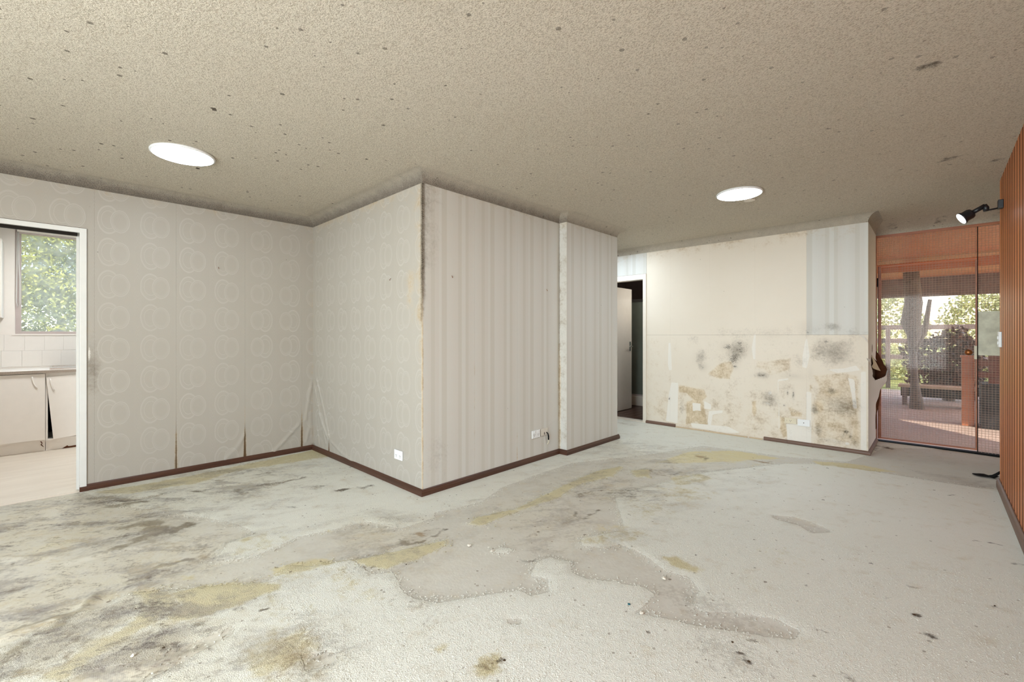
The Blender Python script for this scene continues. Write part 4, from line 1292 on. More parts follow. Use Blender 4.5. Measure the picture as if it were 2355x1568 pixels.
# loose tufts and crumbs of pile on the carpet: nobody could count them
def tufts():
    sel = np.where((FPILE > .25) & (FPILE < .8) & (FP[:, 1] > .2))[0]
    rng = np.random.default_rng(5)
    pick = rng.choice(sel, 10000)
    p1 = FP[pick] + rng.normal(0, .026, (len(pick), 2))
    z1 = FZ[pick]
    sel2 = np.where((FPILE > .9) & (FP[:, 0] > -2.6) & (FP[:, 1] > .7) & (np.hypot(FP[:, 0], FP[:, 1]) < 3.4) & (FP[:, 0] < XW - .05))[0]
    pick2 = rng.choice(sel2, 30000)
    p2 = FP[pick2] + rng.uniform(-.008, .008, (len(pick2), 2))
    P_ = np.concatenate([p1, p2]); Z = np.concatenate([z1, FZ[pick2]])
    far_ok = (P_[:, 0] < XW - .03) & ~((P_[:, 0] < XR + .03) & (P_[:, 1] > YB - .03) & (P_[:, 1] < YD)) & (P_[:, 0] > XL + .03) & (P_[:, 1] < YK - .04)
    P_, Z = P_[far_ok], Z[far_ok]
    n = len(P_)
    size = np.concatenate([rng.uniform(.0018, .0052, len(p1)), rng.uniform(.0025, .0045, len(p2))])[far_ok]
    ang = rng.uniform(0, 6.28, n)
    el = rng.uniform(.7, 1.9, n)
    # squat five-point lump: four base corners and a tip
    base = np.array([[1, 0, 0], [0, .7, 0], [-1, 0, 0], [0, -.7, 0], [.1, .1, .9]])
    v = np.zeros((n, 5, 3))
    ca, sa = np.cos(ang), np.sin(ang)
    for k in range(5):
        bx, by, bz = base[k]
        bx = bx * el
        v[:, k, 0] = P_[:, 0] + (bx * ca - by * sa) * size
        v[:, k, 1] = P_[:, 1] + (bx * sa + by * ca) * size
        v[:, k, 2] = Z + bz * size * 1.1 - .0008
    f = np.array([[0, 1, 4], [1, 2, 4], [2, 3, 4], [3, 0, 4]])
    F = (f[None] + (np.arange(n) * 5)[:, None, None]).reshape(-1, 3)
    me = bpy.data.meshes.new('carpet_tufts')
    me.vertices.add(n * 5)
    me.vertices.foreach_set('co', v.astype(np.float32).ravel())
    me.loops.add(F.size)
    me.loops.foreach_set('vertex_index', F.astype(np.int32).ravel())
    me.polygons.add(len(F))
    me.polygons.foreach_set('loop_start', np.arange(0, F.size, 3, dtype=np.int32))
    me.polygons.foreach_set('use_smooth', np.ones(len(F), bool))
    me.update(calc_edges=True)
    # they wear the same stains as the carpet below them
    me.materials.append(M['carpet'])
    for nm in ('wear', 'spill'):
        src = np.zeros(len(FP) * 4, np.float32)
        floor_ob.data.color_attributes[nm].data.foreach_get('color', src)
        src = src.reshape(-1, 4)[np.concatenate([pick, pick2])[far_ok]].copy()
        if nm == 'wear':
            src[:, 0] = 1.0
        put_attr(me, nm, np.repeat(src, 5, axis=0))
    o = bpy.data.objects.new('carpet_tufts', me)
    COL.objects.link(o)
    o.parent = floor_ob
    o['kind'] = 'stuff'


tufts()

# ------------------------------------------------------------------ wood wall: each board its own
BW = .124
bp = MB()
t = .012
# one board with a chamfered front edge, running up from the floor
ch = .006
x0, x1 = XW - t, XW - .0005
GR = .026
bp.add([(x1, 0, 0), (x1, BW - GR, 0), (x0 + .003, BW - GR, 0), (x0, BW - GR - .003, 0), (x0, .003, 0), (x0 + .003, 0, 0),
        (x1, 0, ZC), (x1, BW - GR, ZC), (x0 + .003, BW - GR, ZC), (x0, BW - GR - .003, ZC), (x0, .003, ZC), (x0 + .003, 0, ZC)],
       [(0, 1, 2, 3, 4, 5), (6, 11, 10, 9, 8, 7)] + [(i, i + 6, (i + 1) % 6 + 6, (i + 1) % 6) for i in range(6)])
bproto = bp.build('timber_board', M['board'], wall_right)
bproto.data.materials.append(M['groove'])
for pg in bproto.data.polygons:       # board faces are varnished, the channel sides carry the groove shade as dark colour
    if pg.normal.x > -.9:
        pg.material_index = 1
k = 0
yy = YW - BW
first = True
while yy > -1.2:
    o = bproto if first else bproto.copy()
    if not first:
        COL.objects.link(o)
    first = False
    o.parent = wall_right
    o.location = (0, yy, 0)
    yy -= BW
# end face of the wall: a plain timber lining
MB().box(XW - .012, XW + .09, YW, YW + .012, 0, ZC).build('end_board', M['board'], wall_right)

# ------------------------------------------------------------------ door 1: opening to the kitchen
d1 = struct(empty('door_1', (XL, .2, 0)))


def fbox(name, mat, parent, *b, bevel=.002):
    m = MB().box(*b)
    o = m.build(name, mat, parent, bevel)
    return o


def par(o, p):
    """parent while keeping the world place"""
    o.parent = p
    o.matrix_parent_inverse = p.matrix_basis.inverted()
    return o


for nm, b in (('jamb', (XL - .12, XL + .014, .166, .205, -.01, 2.03)), ('jamb', (XL - .12, XL + .014, -.741, -.70, -.01, 2.03)),
              ('head', (XL - .12, XL + .0138, -.70, .166, 1.994, 2.0298))):
    fbox(nm, M['paint'], d1, *b)
fbox('stop', M['paint'], d1, XL - .10, XL - .07, .150, .1665, 0, 1.994)
fbox('head_dark_strip', M['hole'], d1, XL - .058, XL - .012, -.699, .155, 1.974, 1.9945)  # dark strip along the underside of the head

# kitchen shell
kw = MB()
XKW = -7.25
kw.box(XKW - .12, XKW, -2.0, -.25, -.05, 2.47).box(XKW - .12, XKW, 1.25, 2.6, -.05, 2.47).box(XKW - .12, XKW, -.25, 1.25, -.05, 1.22).box(XKW - .12, XKW, -.25, 1.25, 2.36, 2.47)
wall_kitchen = struct(kw.build('wall_kitchen', M['kitchen']))
struct(MB().box(XKW - .12, XL - .115, -2.1, -2.0, -.05, 2.47).build('wall_kitchen_left', M['kitchen']))
struct(MB().box(XKW - .12, XL - .115, 2.6, 2.7, -.05, 2.47).build('wall_kitchen_right', M['kitchen']))
struct(MB().box(XKW, XL - .113, -2.0, 2.6, 2.43, 2.5).build('ceiling_kitchen', M['kitchen']))
struct(MB().box(XKW, XL - .012, -2.0, 2.6, -.03, .002).build('floor_kitchen', M['vinyl']))
struct(MB().box(XL - .118, XL - .1145, .205, 2.6, 0, 2.43).box(XL - .118, XL - .1145, -2.0, -.745, 0, 2.43).box(XL - .118, XL - .1145, -.745, .205, 2.035, 2.43).build('wall_kitchen_near', M['kitchen']))
# splashback tiles
ty = -1.1
tproto = None
for r in range(2):
    for q in range(12):
        m = MB().box(0, .004, .0006, .1494, .0006, .1754)
        if tproto is None:
            tproto = m.build('wall_tile', M['tile'], wall_kitchen, .0015)
            o = tproto
        else:
            o = tproto.copy()
            COL.objects.link(o)
            o.parent = wall_kitchen
        o.location = (XKW, ty + q * .15 + (.02 if r else 0), .862 + r * .176)

# window 1
w1 = struct(empty('window_1', (XKW, .5, 1.22)))
M['alu'] = plain('grey_mauve_frame', (196, 184, 180), 0.4, 0.5, var=.04)
m = MB().box(XKW - .06, XKW - .01, -.25, -.205, 1.22, 2.36).build('side_frame', M['alu'], w1, .002)
par(m, w1)
par(MB().box(XKW - .06, XKW - .01, 1.205, 1.25, 1.22, 2.36).build('side_frame', M['alu'], w1, .002), w1)
par(MB().box(XKW - .06, XKW - .01, -.205, 1.205, 1.22, 1.252).build('sill_frame', M['alu'], w1, .002), w1)
par(MB().box(XKW - .06, XKW - .01, -.205, 1.205, 2.325, 2.36).build('head_frame', M['alu'], w1, .002), w1)
par(MB().box(XKW - .05, XKW - .02, .50, .535, 1.252, 2.325).build('mullion', M['alu'], w1, .002), w1)
par(MB().box(XKW - .002, XKW + .012, -.275, 1.27, 1.205, 1.222).build('sill_board', M['kitchen'], w1, .002), w1)
par(MB().box(XKW - .037, XKW - .033, -.206, .51, 1.25, 2.327).build('pane', M['glass'], w1), w1)
par(MB().box(XKW - .037, XKW - .033, .53, 1.206, 1.25, 2.327).build('pane', M['glass'], w1), w1)

# roller blind pulled up over the window
rb = tag(empty('roller_blind', (XKW + .02, .4, 2.34)), 'white roller blind rolled up at the top of the kitchen window', 'blind')
par(MB().box(XKW + .004, XKW + .055, -.235, 1.24, 2.335, 2.41).build('headbox', M['kitchen'], rb, .004), rb)
par(MB().box(XKW + .010, XKW + .022, -.225, 1.23, 2.318, 2.336).build('bottom_rail', M['alu'], rb, .002), rb)
zc0, zc1 = 2.33, on_x(XKW + .03, 42, 705)[1]
yc = on_x(XKW + .03, 42, 640)[0]
cord = [(XKW + .03, yc - .008, zc0), (XKW + .03, yc - .010, 1.9), (XKW + .03, yc - .014, zc1 + .05), (XKW + .03, yc - .004, zc1), (XKW + .03, yc + .012, zc1 + .03), (XKW + .03, yc + .012, zc1 + .3), (XKW + .03, yc + .004, 2.0), (XKW + .03, yc + .003, zc0)]
par(MB().tube(cord, .0035, 6).build('cord', M['paint'], rb, 0, True), rb)

# kitchen cabinets and worktop
def cabinet(name, y0, y1, label):
    c = tag(empty(name, (-6.95, (y0 + y1) / 2, 0)), label, 'cabinet', 'kitchen base cabinets')
    m = MB().box(-7.24, -6.685, y0, y0 + .016, .125, .812).box(-7.24, -6.685, y1 - .016, y1, .125, .812).box(-7.24, -6.685, y0, y1, .11, .126).box(-7.24, -7.225, y0, y1, .125, .812)
    par(m.build('carcass', M['kitchen'], c), c)
    par(MB().box(-6.735, -6.715, y0 + .0005, y1 - .0005, .003, .11).build('kickboard', M['kitchen'], c), c)
    return c


cabA = cabinet('base_cabinet', -.62, -.022, 'white base cabinet with its flat door shut, left of the dark gap')
par(MB().box(-6.682, -6.664, -.617, -.024, .127, .808).build('door', M['kitchen'], cabA, .002), cabA)
cabB = cabinet('base_cabinet', -.020, .60, 'white base cabinet whose door hangs crooked beside a dark triangular gap')
par(MB().box(-6.705, -6.686, -.003, .583, .752, .8115).build('rail', M['kitchen'], cabB), cabB)
# black sheets stand for the gloom inside the cabinet behind the crooked door
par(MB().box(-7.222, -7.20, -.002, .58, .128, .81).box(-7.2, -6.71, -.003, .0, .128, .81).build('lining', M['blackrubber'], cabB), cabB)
rot = Matrix.Translation((0, -.016, .772)) @ Matrix.Rotation(math.radians(4.5), 4, 'X') @ Matrix.Translation((0, .016, -.772))
dr = MB().box(-6.682, -6.664, -.016, .490, .118, .772, rot).build('door', M['kitchen'], cabB, .002)
par(dr, cabB)
chip = MB()
y_a, y_b = .10, .42
chip.add([(-6.7125, y_a, .004), (-6.7125, y_a + .04, .030), (-6.7125, y_a + .05, .018), (-6.7125, y_a + .14, .024), (-6.7125, y_a + .2, .014), (-6.7125, y_b, .02), (-6.7125, y_b, .004),
          (-6.7150, y_a, .004), (-6.7150, y_a + .04, .030), (-6.7150, y_a + .05, .018), (-6.7150, y_a + .14, .024), (-6.7150, y_a + .2, .014), (-6.7150, y_b, .02), (-6.7150, y_b, .004)],
         [(0, 1, 2, 3, 4, 5, 6), (13, 12, 11, 10, 9, 8, 7)] + [(i, 7 + i, 7 + (i + 1) % 7, (i + 1) % 7) for i in range(7)])
par(chip.build('chipped_edge', M['torn'], cabB), cabB)
cr = MB().tube([(-6.7135, -.055, .105), (-6.7135, -.045, .085), (-6.7135, -.052, .07), (-6.7135, -.035, .045)], [.004, .003, .004, .002], 6).build('crack', M['torn'], cabA)
par(cr, cabA)
hpull = lambda pts: MB().tube([(-6.660, y, z) for y, z in pts], .0055, 8)
h = hpull([(-.114, .785), (-.112, .75), (-.105, .715), (-.093, .685), (-.078, .664)]).build('pull', M['kitchen'], cabA, 0, True)
par(h, cabA)
h = hpull([(.014, .755), (.016, .72), (.022, .685), (.032, .65), (.042, .625)]).build('pull', M['kitchen'], cabB, 0, True)
par(h, cabB)
cabC = cabinet('base_cabinet', -1.9, -.622, 'long white base cabinet at the dim left end of the kitchen')
par(MB().box(-6.682, -6.664, -1.898, -1.262, .127, .808).build('door', M['kitchen'], cabC, .002), cabC)
par(MB().box(-6.682, -6.664, -1.258, -.624, .127, .808).build('door', M['kitchen'], cabC, .002), cabC)
cabD = cabinet('base_cabinet', .66, 1.5, 'white base cabinet under the right end of the kitchen worktop')
par(MB().box(-6.682, -6.664,   .662, 1.498, .127, .808).build('door', M['kitchen'], cabD, .002), cabD)
wt = tag(empty('worktop', (-6.9, .2, .815)), 'kitchen worktop with white top and chipped speckled front edge', 'worktop')
par(MB().box(-7.243, -6.652, -1.9, 1.5, .8135, .846).build('top', M['kitchen'], wt, .003), wt)
par(MB().box(-6.6522, -6.644, -1.9, 1.5, .816, .844).build('front_edge', M['laminate'], wt, .002), wt)
sk = tag(empty('sink', (-6.95, .5, .846)), 'stainless steel sink top set into the kitchen worktop', 'sink')
s_ = MB().box(-7.2, -6.72, .02, 1.2, .8465, .854)
par(s_.build('drainer', M['steel'], sk, .002), sk)
par(MB().box(-7.21, -6.71, .01, .03, .8465, .860).box(-7.21, -6.71, 1.19, 1.21, .8465, .860).box(-7.21, -7.19, .03, 1.19, .8465, .860).box(-6.73, -6.71, .03, 1.19, .8465, .860).build('rim', M['steel'], sk, .002), sk)
wc = tag(empty('wall_cabinet', (-7.05, -.8, 1.4)), 'white cupboard hung on the kitchen wall left of the window', 'cabinet')
yw1, zw0 = on_x(-6.92, 4, 730)
par(MB().box(-7.245, -6.94, -1.4, yw1, zw0, 2.2).build('body', M['kitchen'], wc, .002), wc)
par(MB().box(-6.9395, -6.922, -1.0, yw1 - .002, zw0 + .002, 2.198).build('door', M['kitchen'], wc, .002), wc)
kl = tag(empty('kitchen_added_light', (-6.0, .2, 2.43)), 'unseen round light added on the kitchen ceiling to brighten the room', 'ceiling light')  # added fitting for the kitchen fill, out of view
par(MB().lathe([(.19, -.003), (.195, -.02), (.17, -.026), (.165, -.0262)], 32, Matrix.Translation((-6.0, .2, 2.43))).build('rim', M['plastic'], kl), kl)
par(MB().lathe([(.16, -.0265), (.16, -.030)], 32, Matrix.Translation((-6.0, .2, 2.43))).build('diffuser', M['led'], kl), kl)

# ------------------------------------------------------------------ door 2: bathroom door in the back wall
d2 = struct(empty('door_2', (-3.3, YK, 0)))
for nm, b in (('jamb', (-2.930, -2.882, YK - .016, YK + .1, 0, 2.058)), ('jamb', (-3.705, -3.655, YK - .016, YK + .1, 0, 2.058)), ('head', (-3.655, -2.930, YK - .0158, YK + .1, 1.985, 2.0578)), ('threshold', (-3.655, -2.93, YK - .01, YK + .1, -.012, .012))):
    par(fbox(nm, M['cream_paint'], d2, *b), d2)
lf = MB().box(-3.655, -3.618, YK + .115, 6.645, .012, 1.965).build('leaf', M['cream_paint'], d2, .002)
par(lf, d2)
hp = MB().tube([(-3.618, 6.585, 1.03), (-3.565, 6.585, 1.03), (-3.560, 6.58, 1.03), (-3.558, 6.48, 1.028)], .008, 8)
hp.box(-3.619, -3.611, 6.562, 6.608, .955, 1.105)
h = hp.build('handle', M['chrome'], lf)
h.matrix_parent_inverse = Matrix()
# bathroom shell
struct(MB().box(-4.6, -2.80, YK + .1, 8.3, -.03, -.002).build('floor_bathroom', M['bath_floor']))
bf = bpy.data.objects['floor_bathroom']
tp = None
for a in range(6):
    for b in range(9):
        xx, yy2 = -3.61 + a * .115, YK + .105 + b * .138
        if tp is None:
            tp = MB().box(.002, .112, .002, .135, -.003, .004).build('floor_tile', M['bath_floor'], bf, .001)
            o = tp
        else:
            o = tp.copy(); COL.objects.link(o); o.parent = bf
        o.location = (xx, yy2, 0)
struct(MB().box(-4.6, -2.80, 8.2, 8.3, 0, 2.4).box(-4.7, -4.6, YK + .1, 8.3, 0, 2.4).box(-2.90, -2.80, YK + .1, 8.3, 0, 2.4).build('wall_bathroom', M['bath_wall']))
struct(MB().box(-4.7, -2.8, YK + .1, 8.3, 2.4, 2.45).build('ceiling_bathroom', M['plaster']))
sh = tag(empty('shower_screen', (-3.5, 7.0, 0)), 'shower with grey green obscure glass on a white base inside the bathroom', 'shower')
par(MB().box(-4.5, -2.91, 6.97, 7.9, .005, .165).build('shower_base', M['cream_paint'], sh, .006), sh)
par(MB().box(-4.5, -2.91, 7.0, 7.03, .166, .195).build('bottom_rail', M['alu'], sh, .002), sh)
par(MB().box(-4.5, -2.91, 7.0, 7.035, 1.78, 1.83).build('top_rail', M['steel'], sh, .002), sh)
par(MB().box(-4.5, -2.91, 7.010, 7.016, .195, 1.78).build('glass_sheet', M['shower_glass'], sh), sh)
par(MB().box(-3.30, -3.27, 7.0, 7.03, .195, 1.78).build('post', M['steel'], sh, .002), sh)

# ------------------------------------------------------------------ door 3: wired glass entry
d3 = struct(empty('door_3', (-.1, YREC, 0)))
XD0, XD1, XS1 = -.470, .311, .93
for nm, b, mt in (('jamb', (-.515, -.482, YREC - .05, YREC + .05, 0, 2.337), 'entry'), ('head_strip', (-.482, XS1, YREC - .004, YREC + .03, 2.318, 2.337), 'entry'),
                  ('threshold', (-.482, XS1, YREC - .03, YREC + .06, -.012, .010), 'blackrubber'), ('jamb', (.90, .93, YREC - .03, YREC + .05, 0, 2.337), 'entry')):
    par(fbox(nm, M[mt], d3, *b, bevel=.001), d3)
lf = MB().box(XD0, XD0 + .026, YREC, YREC + .03, .03, 1.992).box(XD1 - .010, XD1, YREC, YREC + .03, .03, 1.992).box(XD0, XD1, YREC + .003, YREC + .027, .03, .045).box(XD0, XD1, YREC + .004, YREC + .026, 1.984, 1.992)
leaf3 = par(lf.build('leaf', M['entry'], d3), d3)


def wires(name, x0, x1, z0, z1, stepx, parent, y=YREC + .011):
    m = MB()
    r = .0012
    x = x0 + stepx
    while x < x1:
        m.box(x - r, x + r, y, y + .002, z0, z1)
        x += stepx
    z = z0 + .0245
    while z < z1:
        m.box(x0, x1, y + .0022, y + .004, z - r, z + r)
        z += .0245
    o = m.build(name, M['wire'], parent)
    o['kind'] = 'stuff'
    return o


def sub(o, p):
    o.matrix_parent_inverse = Matrix()          # the part itself already sits in world coordinates
    return o


sub(MB().box(XD0 + .026, XD1 - .010, YREC + .009, YREC + .0165, .045, 1.978).build('pane', M['wired'], leaf3), leaf3)
sub(wires('wire_mesh', XD0 + .026, -.289, .045, 1.978, .0158, leaf3), leaf3)
sub(wires('wire_mesh', -.289, XD1 - .010, .045, 1.978, .0245, leaf3), leaf3)
par(MB().box(-.482, XD1, YREC + .009, YREC + .0165, 2.0, 2.318).build('top_pane', M['wired'], d3), d3)
par(wires('top_wire_mesh', -.482, -.289, 2.0, 2.318, .0158, d3), d3)
par(wires('top_wire_mesh', -.289, XD1, 2.0, 2.318, .0245, d3), d3)
par(MB().box(XD1 + .008, .90, YREC + .009, YREC + .0165, .01, 2.318).build('side_pane', M['wired'], d3), d3)
par(wires('side_wire_mesh', XD1 + .008, .90, .01, 2.318, .0245, d3), d3)
par(MB().box(XD1 + .001, XD1 + .007, YREC - .002, YREC + .03, .01, 2.318).build('seal_strip', M['hole'], d3), d3)
sub(MB().box(XD0 - .004, XD0, YREC - .004, YREC + .03, .03, 1.992).build('edge_seal', M['hole'], leaf3), leaf3)
xh, zh = on_y(YREC, 2014.5, 665)
hn = MB().tube([(XD0 - .005, YREC - .006, 1.76), (XD0 - .005, YREC - .006, 1.86)], .007, 8).build('hinge', M['dark'], leaf3)
sub(hn, leaf3)
xk, zk = on_y(YREC, 2227, 810)
kn = MB().lathe([(.008, 0), (.008, .02), (.024, .028), (.030, .042), (.026, .056), (.010, .062)], 20, Matrix.Translation((xk, YREC + .008, zk)) @ Matrix.Rotation(math.pi / 2, 4, 'X')).build('knob', M['brass'], leaf3, 0, True)
sub(kn, leaf3)
a_, b_ = on_y(YREC, 2240, 795), on_y(YREC, 2246, 828)
lk = MB().box(a_[0], b_[0] + .002, YREC - .028, YREC + .008, b_[1] + .01, a_[1]).build('lock_case', M['cream_plastic'], leaf3, .003)
sub(lk, leaf3)
# sheet of patterned paper on the side pane
pa, pb = on_y(YREC, 2249, 716), on_y(YREC, 2297, 818)
pp = MB().box(pa[0], .60, YREC + .0045, YREC + .007, pb[1], pa[1]).build('paper_sheet', M['frosted'])
tag(pp, 'pale greenish patterned paper sheet covering part of the glass beside the entry door', 'paper sheet')

# ------------------------------------------------------------------ outside the entry: carport and garden
struct(MB().box(-9, 9, YREC + .11, 13.2, -.12, -.012).build('floor_carport', M['paving']))
struct(MB().box(-3.2, 3.4, YREC + .1, 13.0, 2.42, 2.48).build('ceiling_carport', M['soffit']))
struct(MB().box(-30, 60, 13.2, 80, -.2, -.1).build('garden_ground', M['lawn']))
tag(MB().box(-3.2, 3.4, 12.6, 12.72, 2.02, 2.44).build('fascia_beam', M['grey_wood'], None, .01), 'deep weathered beam across the far edge of the carport roof', 'beam')
tag(MB().box(-3.0, 3.2, 9.4, 9.48, 2.22, 2.36).build('rafter_beam', M['soffit'], None, .006), 'orange timber rafter under the carport roof behind the entry glass', 'beam')


def cloud(n, c, r, size, seed, flat=.5):
    rng = np.random.default_rng(seed)
    q = rng.normal(0, 1, (n, 3))
    q /= np.linalg.norm(q, axis=1)[:, None]
    rad = rng.uniform(.45, 1, n) ** .5 * (1 + .18 * np.sin(q[:, 0] * 5 + seed) + .16 * np.sin(q[:, 2] * 7 + q[:, 1] * 4))
    pos = np.asarray(c) + q * rad[:, None] * np.asarray(r)
    a = rng.normal(0, 1, (n, 3)); a /= np.linalg.norm(a, axis=1)[:, None]
    b = np.cross(a, rng.normal(0, 1, (n, 3))); b /= np.linalg.norm(b, axis=1)[:, None]
    s = rng.uniform(.6, 1.3, n)[:, None] * size
    v = np.stack([pos - a * s, pos + b * s * flat, pos + a * s, pos - b * s * flat], 1).reshape(-1, 3)
    f = np.arange(n * 4).reshape(-1, 4)
    return v, f


def foliage(name, parent, n, c, r, size, mat, seed):
    v, f = cloud(n, c, r, size, seed)
    me = bpy.data.meshes.new(name)
    me.vertices.add(len(v))
    me.vertices.foreach_set('co', v.astype(np.float32).ravel())
    me.loops.add(f.size)
    me.loops.foreach_set('vertex_index', f.astype(np.int32).ravel())
    me.polygons.add(len(f))
    me.polygons.foreach_set('loop_start', np.arange(0, f.size, 4, dtype=np.int32))
    me.update(calc_edges=True)
    me.materials.append(mat)
    o = bpy.data.objects.new(name, me)
    COL.objects.link(o)
    par(o, parent)
    o['kind'] = 'stuff'
    return o


def shrub(name, label, cat, base, trunk, crowns, mat, n, size, group=None):
    e = tag(empty(name, base), label, cat, group)
    m = MB().tube([base, (base[0] + .05, base[1], base[2] + trunk * .5), (base[0], base[1] + .05, base[2] + trunk)], [.09, .07, .05], 8)
    par(m.build('trunk', M['bark'], e, 0, True), e)
    for k, (c, r) in enumerate(crowns):
        foliage('foliage', e, n, c, r, size, mat, abs(17 + k + int(base[0] * 10)))
    return e


# hedge and trees beyond the carport
for k, (x, y, h) in enumerate(((-1.15, 17.5, 2.4), (1.3, 18.0, 2.5), (3.7, 17.4, 2.3), (6.3, 18.6, 2.6))):
    shrub('garden_shrub', ('sunlit pale green shrub seen through the left edge of the entry glass', 'sunlit pale green shrub seen through the middle of the entry glass', 'pale green garden shrub behind the dead brown bush', 'pale green garden shrub beyond the timber rail at far right')[k],
          'shrub', (x, y, -.1), 1.2, [((x, y, h * .5), (1.15, .9, h * .55))], M['leaf_dark'], 6500, .06, 'shrubs beyond the carport')
# low fence with two rails
fn = tag(empty('garden_fence', (-.5, 14.6, -.1)), 'low grey timber fence with flat rails at the garden edge beyond the carport', 'fence')
for x in (-2.2, -.9, .4, 1.7, 3.0):
    par(MB().box(x, x + .09, 14.55, 14.64, -.1, 1.45).build('post', M['grey_wood'], fn, .004), fn)
for z in (.62, 1.02, 1.36):
    par(MB().box(-2.6, 3.4, 14.64, 14.67, z, z + .11).build('rail', M['grey_wood'], fn, .004), fn)
# grey stump-like trunk standing in the carport, bench plank and dead bush
tr = tag(empty('tree_trunk', (-.25, 10.0, -.012)), 'gnarled grey forked tree trunk standing outside behind the wired glass', 'tree trunk')
xa, za = on_y(10.0, 2098, 700)
m = MB().tube([(-.22, 10, -.012), (-.25, 10, .5), (-.27, 10.02, .95), (-.25, 10, 1.22), (-.30, 10.03, 1.42), (-.26, 10, 1.75), (-.30, 10, 2.42)], [.10, .05, .055, .10, .135, .12, .10], 12)
par(m.build('trunk', M['bark'], tr, 0, True), tr)
par(MB().tube([(-.26, 10, .95), (-.12, 10.02, 1.3), (-.06, 10, 1.8)], [.05, .04, .025], 8).build('branch', M['bark'], tr, 0, True), tr)
bx, bz = on_y(10.6, 2165, 888)
bn = tag(empty('garden_bench', (.0, 10.6, -.012)), 'tan plank bench outside in front of the dead brown bush', 'bench')
par(MB().box(-.47, .50, 10.35, 10.7, .30, .345).build('seat', M['tan_wood'], bn, .004), bn)
par(MB().box(-.45, .48, 10.66, 10.69, .12, .30).build('gap_shade', M['void'], bn, .004), bn)  # dark board stands for the shade in the gap under the seat
for x in (-.42, .40):
    par(MB().box(x, x + .06, 10.38, 10.68, -.012, .30).build('leg', M['grey_wood'], bn, .004), bn)
shrub('dead_bush', 'dense dead brown bush beyond the bench outside the entry door', 'bush', (.18, 11.6, -.012), .7, [((.12, 11.6, .72), (.52, .4, .58)), ((.34, 11.7, .55), (.4, .4, .5))], M['dead'], 1700, .055)
a_, b_ = on_y(8.6, 2211, 822), on_y(8.6, 2241, 822)
tp_ = tag(empty('timber_post', ((a_[0] + b_[0]) / 2, 8.6, -.012)), 'short orange timber post outside, just below the brass door knob', 'post')
par(MB().box(a_[0], b_[0], 8.55, 8.65, -.012, a_[1]).build('shaft', M['soffit'], tp_, .008), tp_)
par(MB().box(a_[0] - .012, b_[0] + .012, 8.54, 8.66, a_[1], a_[1] + .03).build('cap', M['soffit'], tp_, .006), tp_)
# brick planter with its dark opening, right of the door outside
pl = tag(empty('brick_planter', (.95, 8.4, -.012)), 'brown brick planter with black front outside the right glass panel', 'planter')
pb_ = M['brick']
brp = None
for r in range(5):
    for q in range(5):
        if brp is None:
            brp = MB().box(.002, .218, 0, .1, .002, .074).build('brick', pb_, pl, .003)
            o = brp
        else:
            o = brp.copy(); COL.objects.link(o)
        o.parent = pl
        o.matrix_parent_inverse = pl.matrix_basis.inverted()
        o.location = (.50 + q * .22 - (.11 if r % 2 else 0), 8.4, .58 + r * .076)
par(MB().box(.44, 1.5, 8.42, 8.9, -.012, .57).build('dark_box', M['void'], pl, .004), pl)

# garden outside the kitchen window
struct(MB().box(-30, XKW - .12, -20, 14, -.2, -.1).build('yard_ground', M['soil']))
shrub('yard_tree', 'bushy yellow green tree filling the kitchen window', 'tree', (-10.6, .1, -.1), 1.6,
      [((-10.4, -.5, 2.9), (1.2, 1.5, 1.3)), ((-10.6, .7, 2.4), (1.1, 1.3, 1.2)), ((-10.3, .1, 1.3), (1.0, 1.6, 1.0)), ((-10.9, .5, 3.8), (1.2, 1.5, 1.1)), ((-12.4, .3, 2.6), (.9, 3.2, 2.4))], M['leaf'], 16000, .034)

# ------------------------------------------------------------------ peeled lining beside the entry
def sheet(name, pts, mat, thick=.003, tris=None):
    n = len(pts)
    nrm = Vector((.35, -1, .1)).normalized() * thick
    v = [Vector(p) for p in pts] + [Vector(p) - nrm for p in pts]
    f = (tris if tris else [tuple(range(n))])
    ff = [tuple(t) for t in f] + [tuple(n + i for i in reversed(t)) for t in f] + [(i, n + i, n + (i + 1) % n, (i + 1) % n) for i in range(n)]
    return MB().add(v, ff).build(name, mat)


def px(y, u, v):
    x, z = on_y(y, u, v)
    return (x, y, z)


tb = [(2016, 806), (2018.5, 812), (2022, 816), (2025, 823), (2029, 828), (2033, 838), (2037, 842), (2040.5, 849), (2038, 857), (2036.5, 863), (2033, 868), (2031, 876), (2032, 881), (2028, 890), (2025.5, 897), (2023.5, 905), (2022.5, 922), (2019, 940), (2016.5, 950), (2016, 985), (2012.5, 988), (2010, 950), (2009, 900), (2009, 850), (2011, 815)]
tbo = sheet('torn_board', [px(6.47, u, v) for u, v in tb], M['torn'], .010)
tag(tbo, 'dark brown torn hardboard jutting out behind the peeled wallpaper by the entry door', 'torn board')
fl = [px(5.98, 2003.5, 818), px(6.02, 2006.5, 826), px(6.10, 2008, 836), px(6.02, 2005, 842), px(6.05, 2007, 846.5), px(6.2, 2015, 850), px(6.42, 2025.5, 853), px(6.38, 2020, 843), px(6.30, 2014.5, 832), px(6.2, 2009.5, 824), px(6.1, 2006, 818)]
flap = sheet('peeled_wallpaper', fl, M['paper'], .002, [(0, 1, 9, 10), (1, 2, 8, 9), (2, 3, 4, 5), (2, 5, 7, 8), (5, 6, 7)])
tag(flap, 'triangular flap of yellowed wallpaper folded out of the hole beside the entry door', 'wallpaper flap')
cl = [px(5.688, 1992.5, 823), px(5.695, 1997, 824), px(5.71, 2001, 825.5), px(5.74, 2003.5, 831), px(5.76, 2004, 838), px(5.73, 2001.5, 836), px(5.71, 1999, 831.5), px(5.69, 1995, 828)]
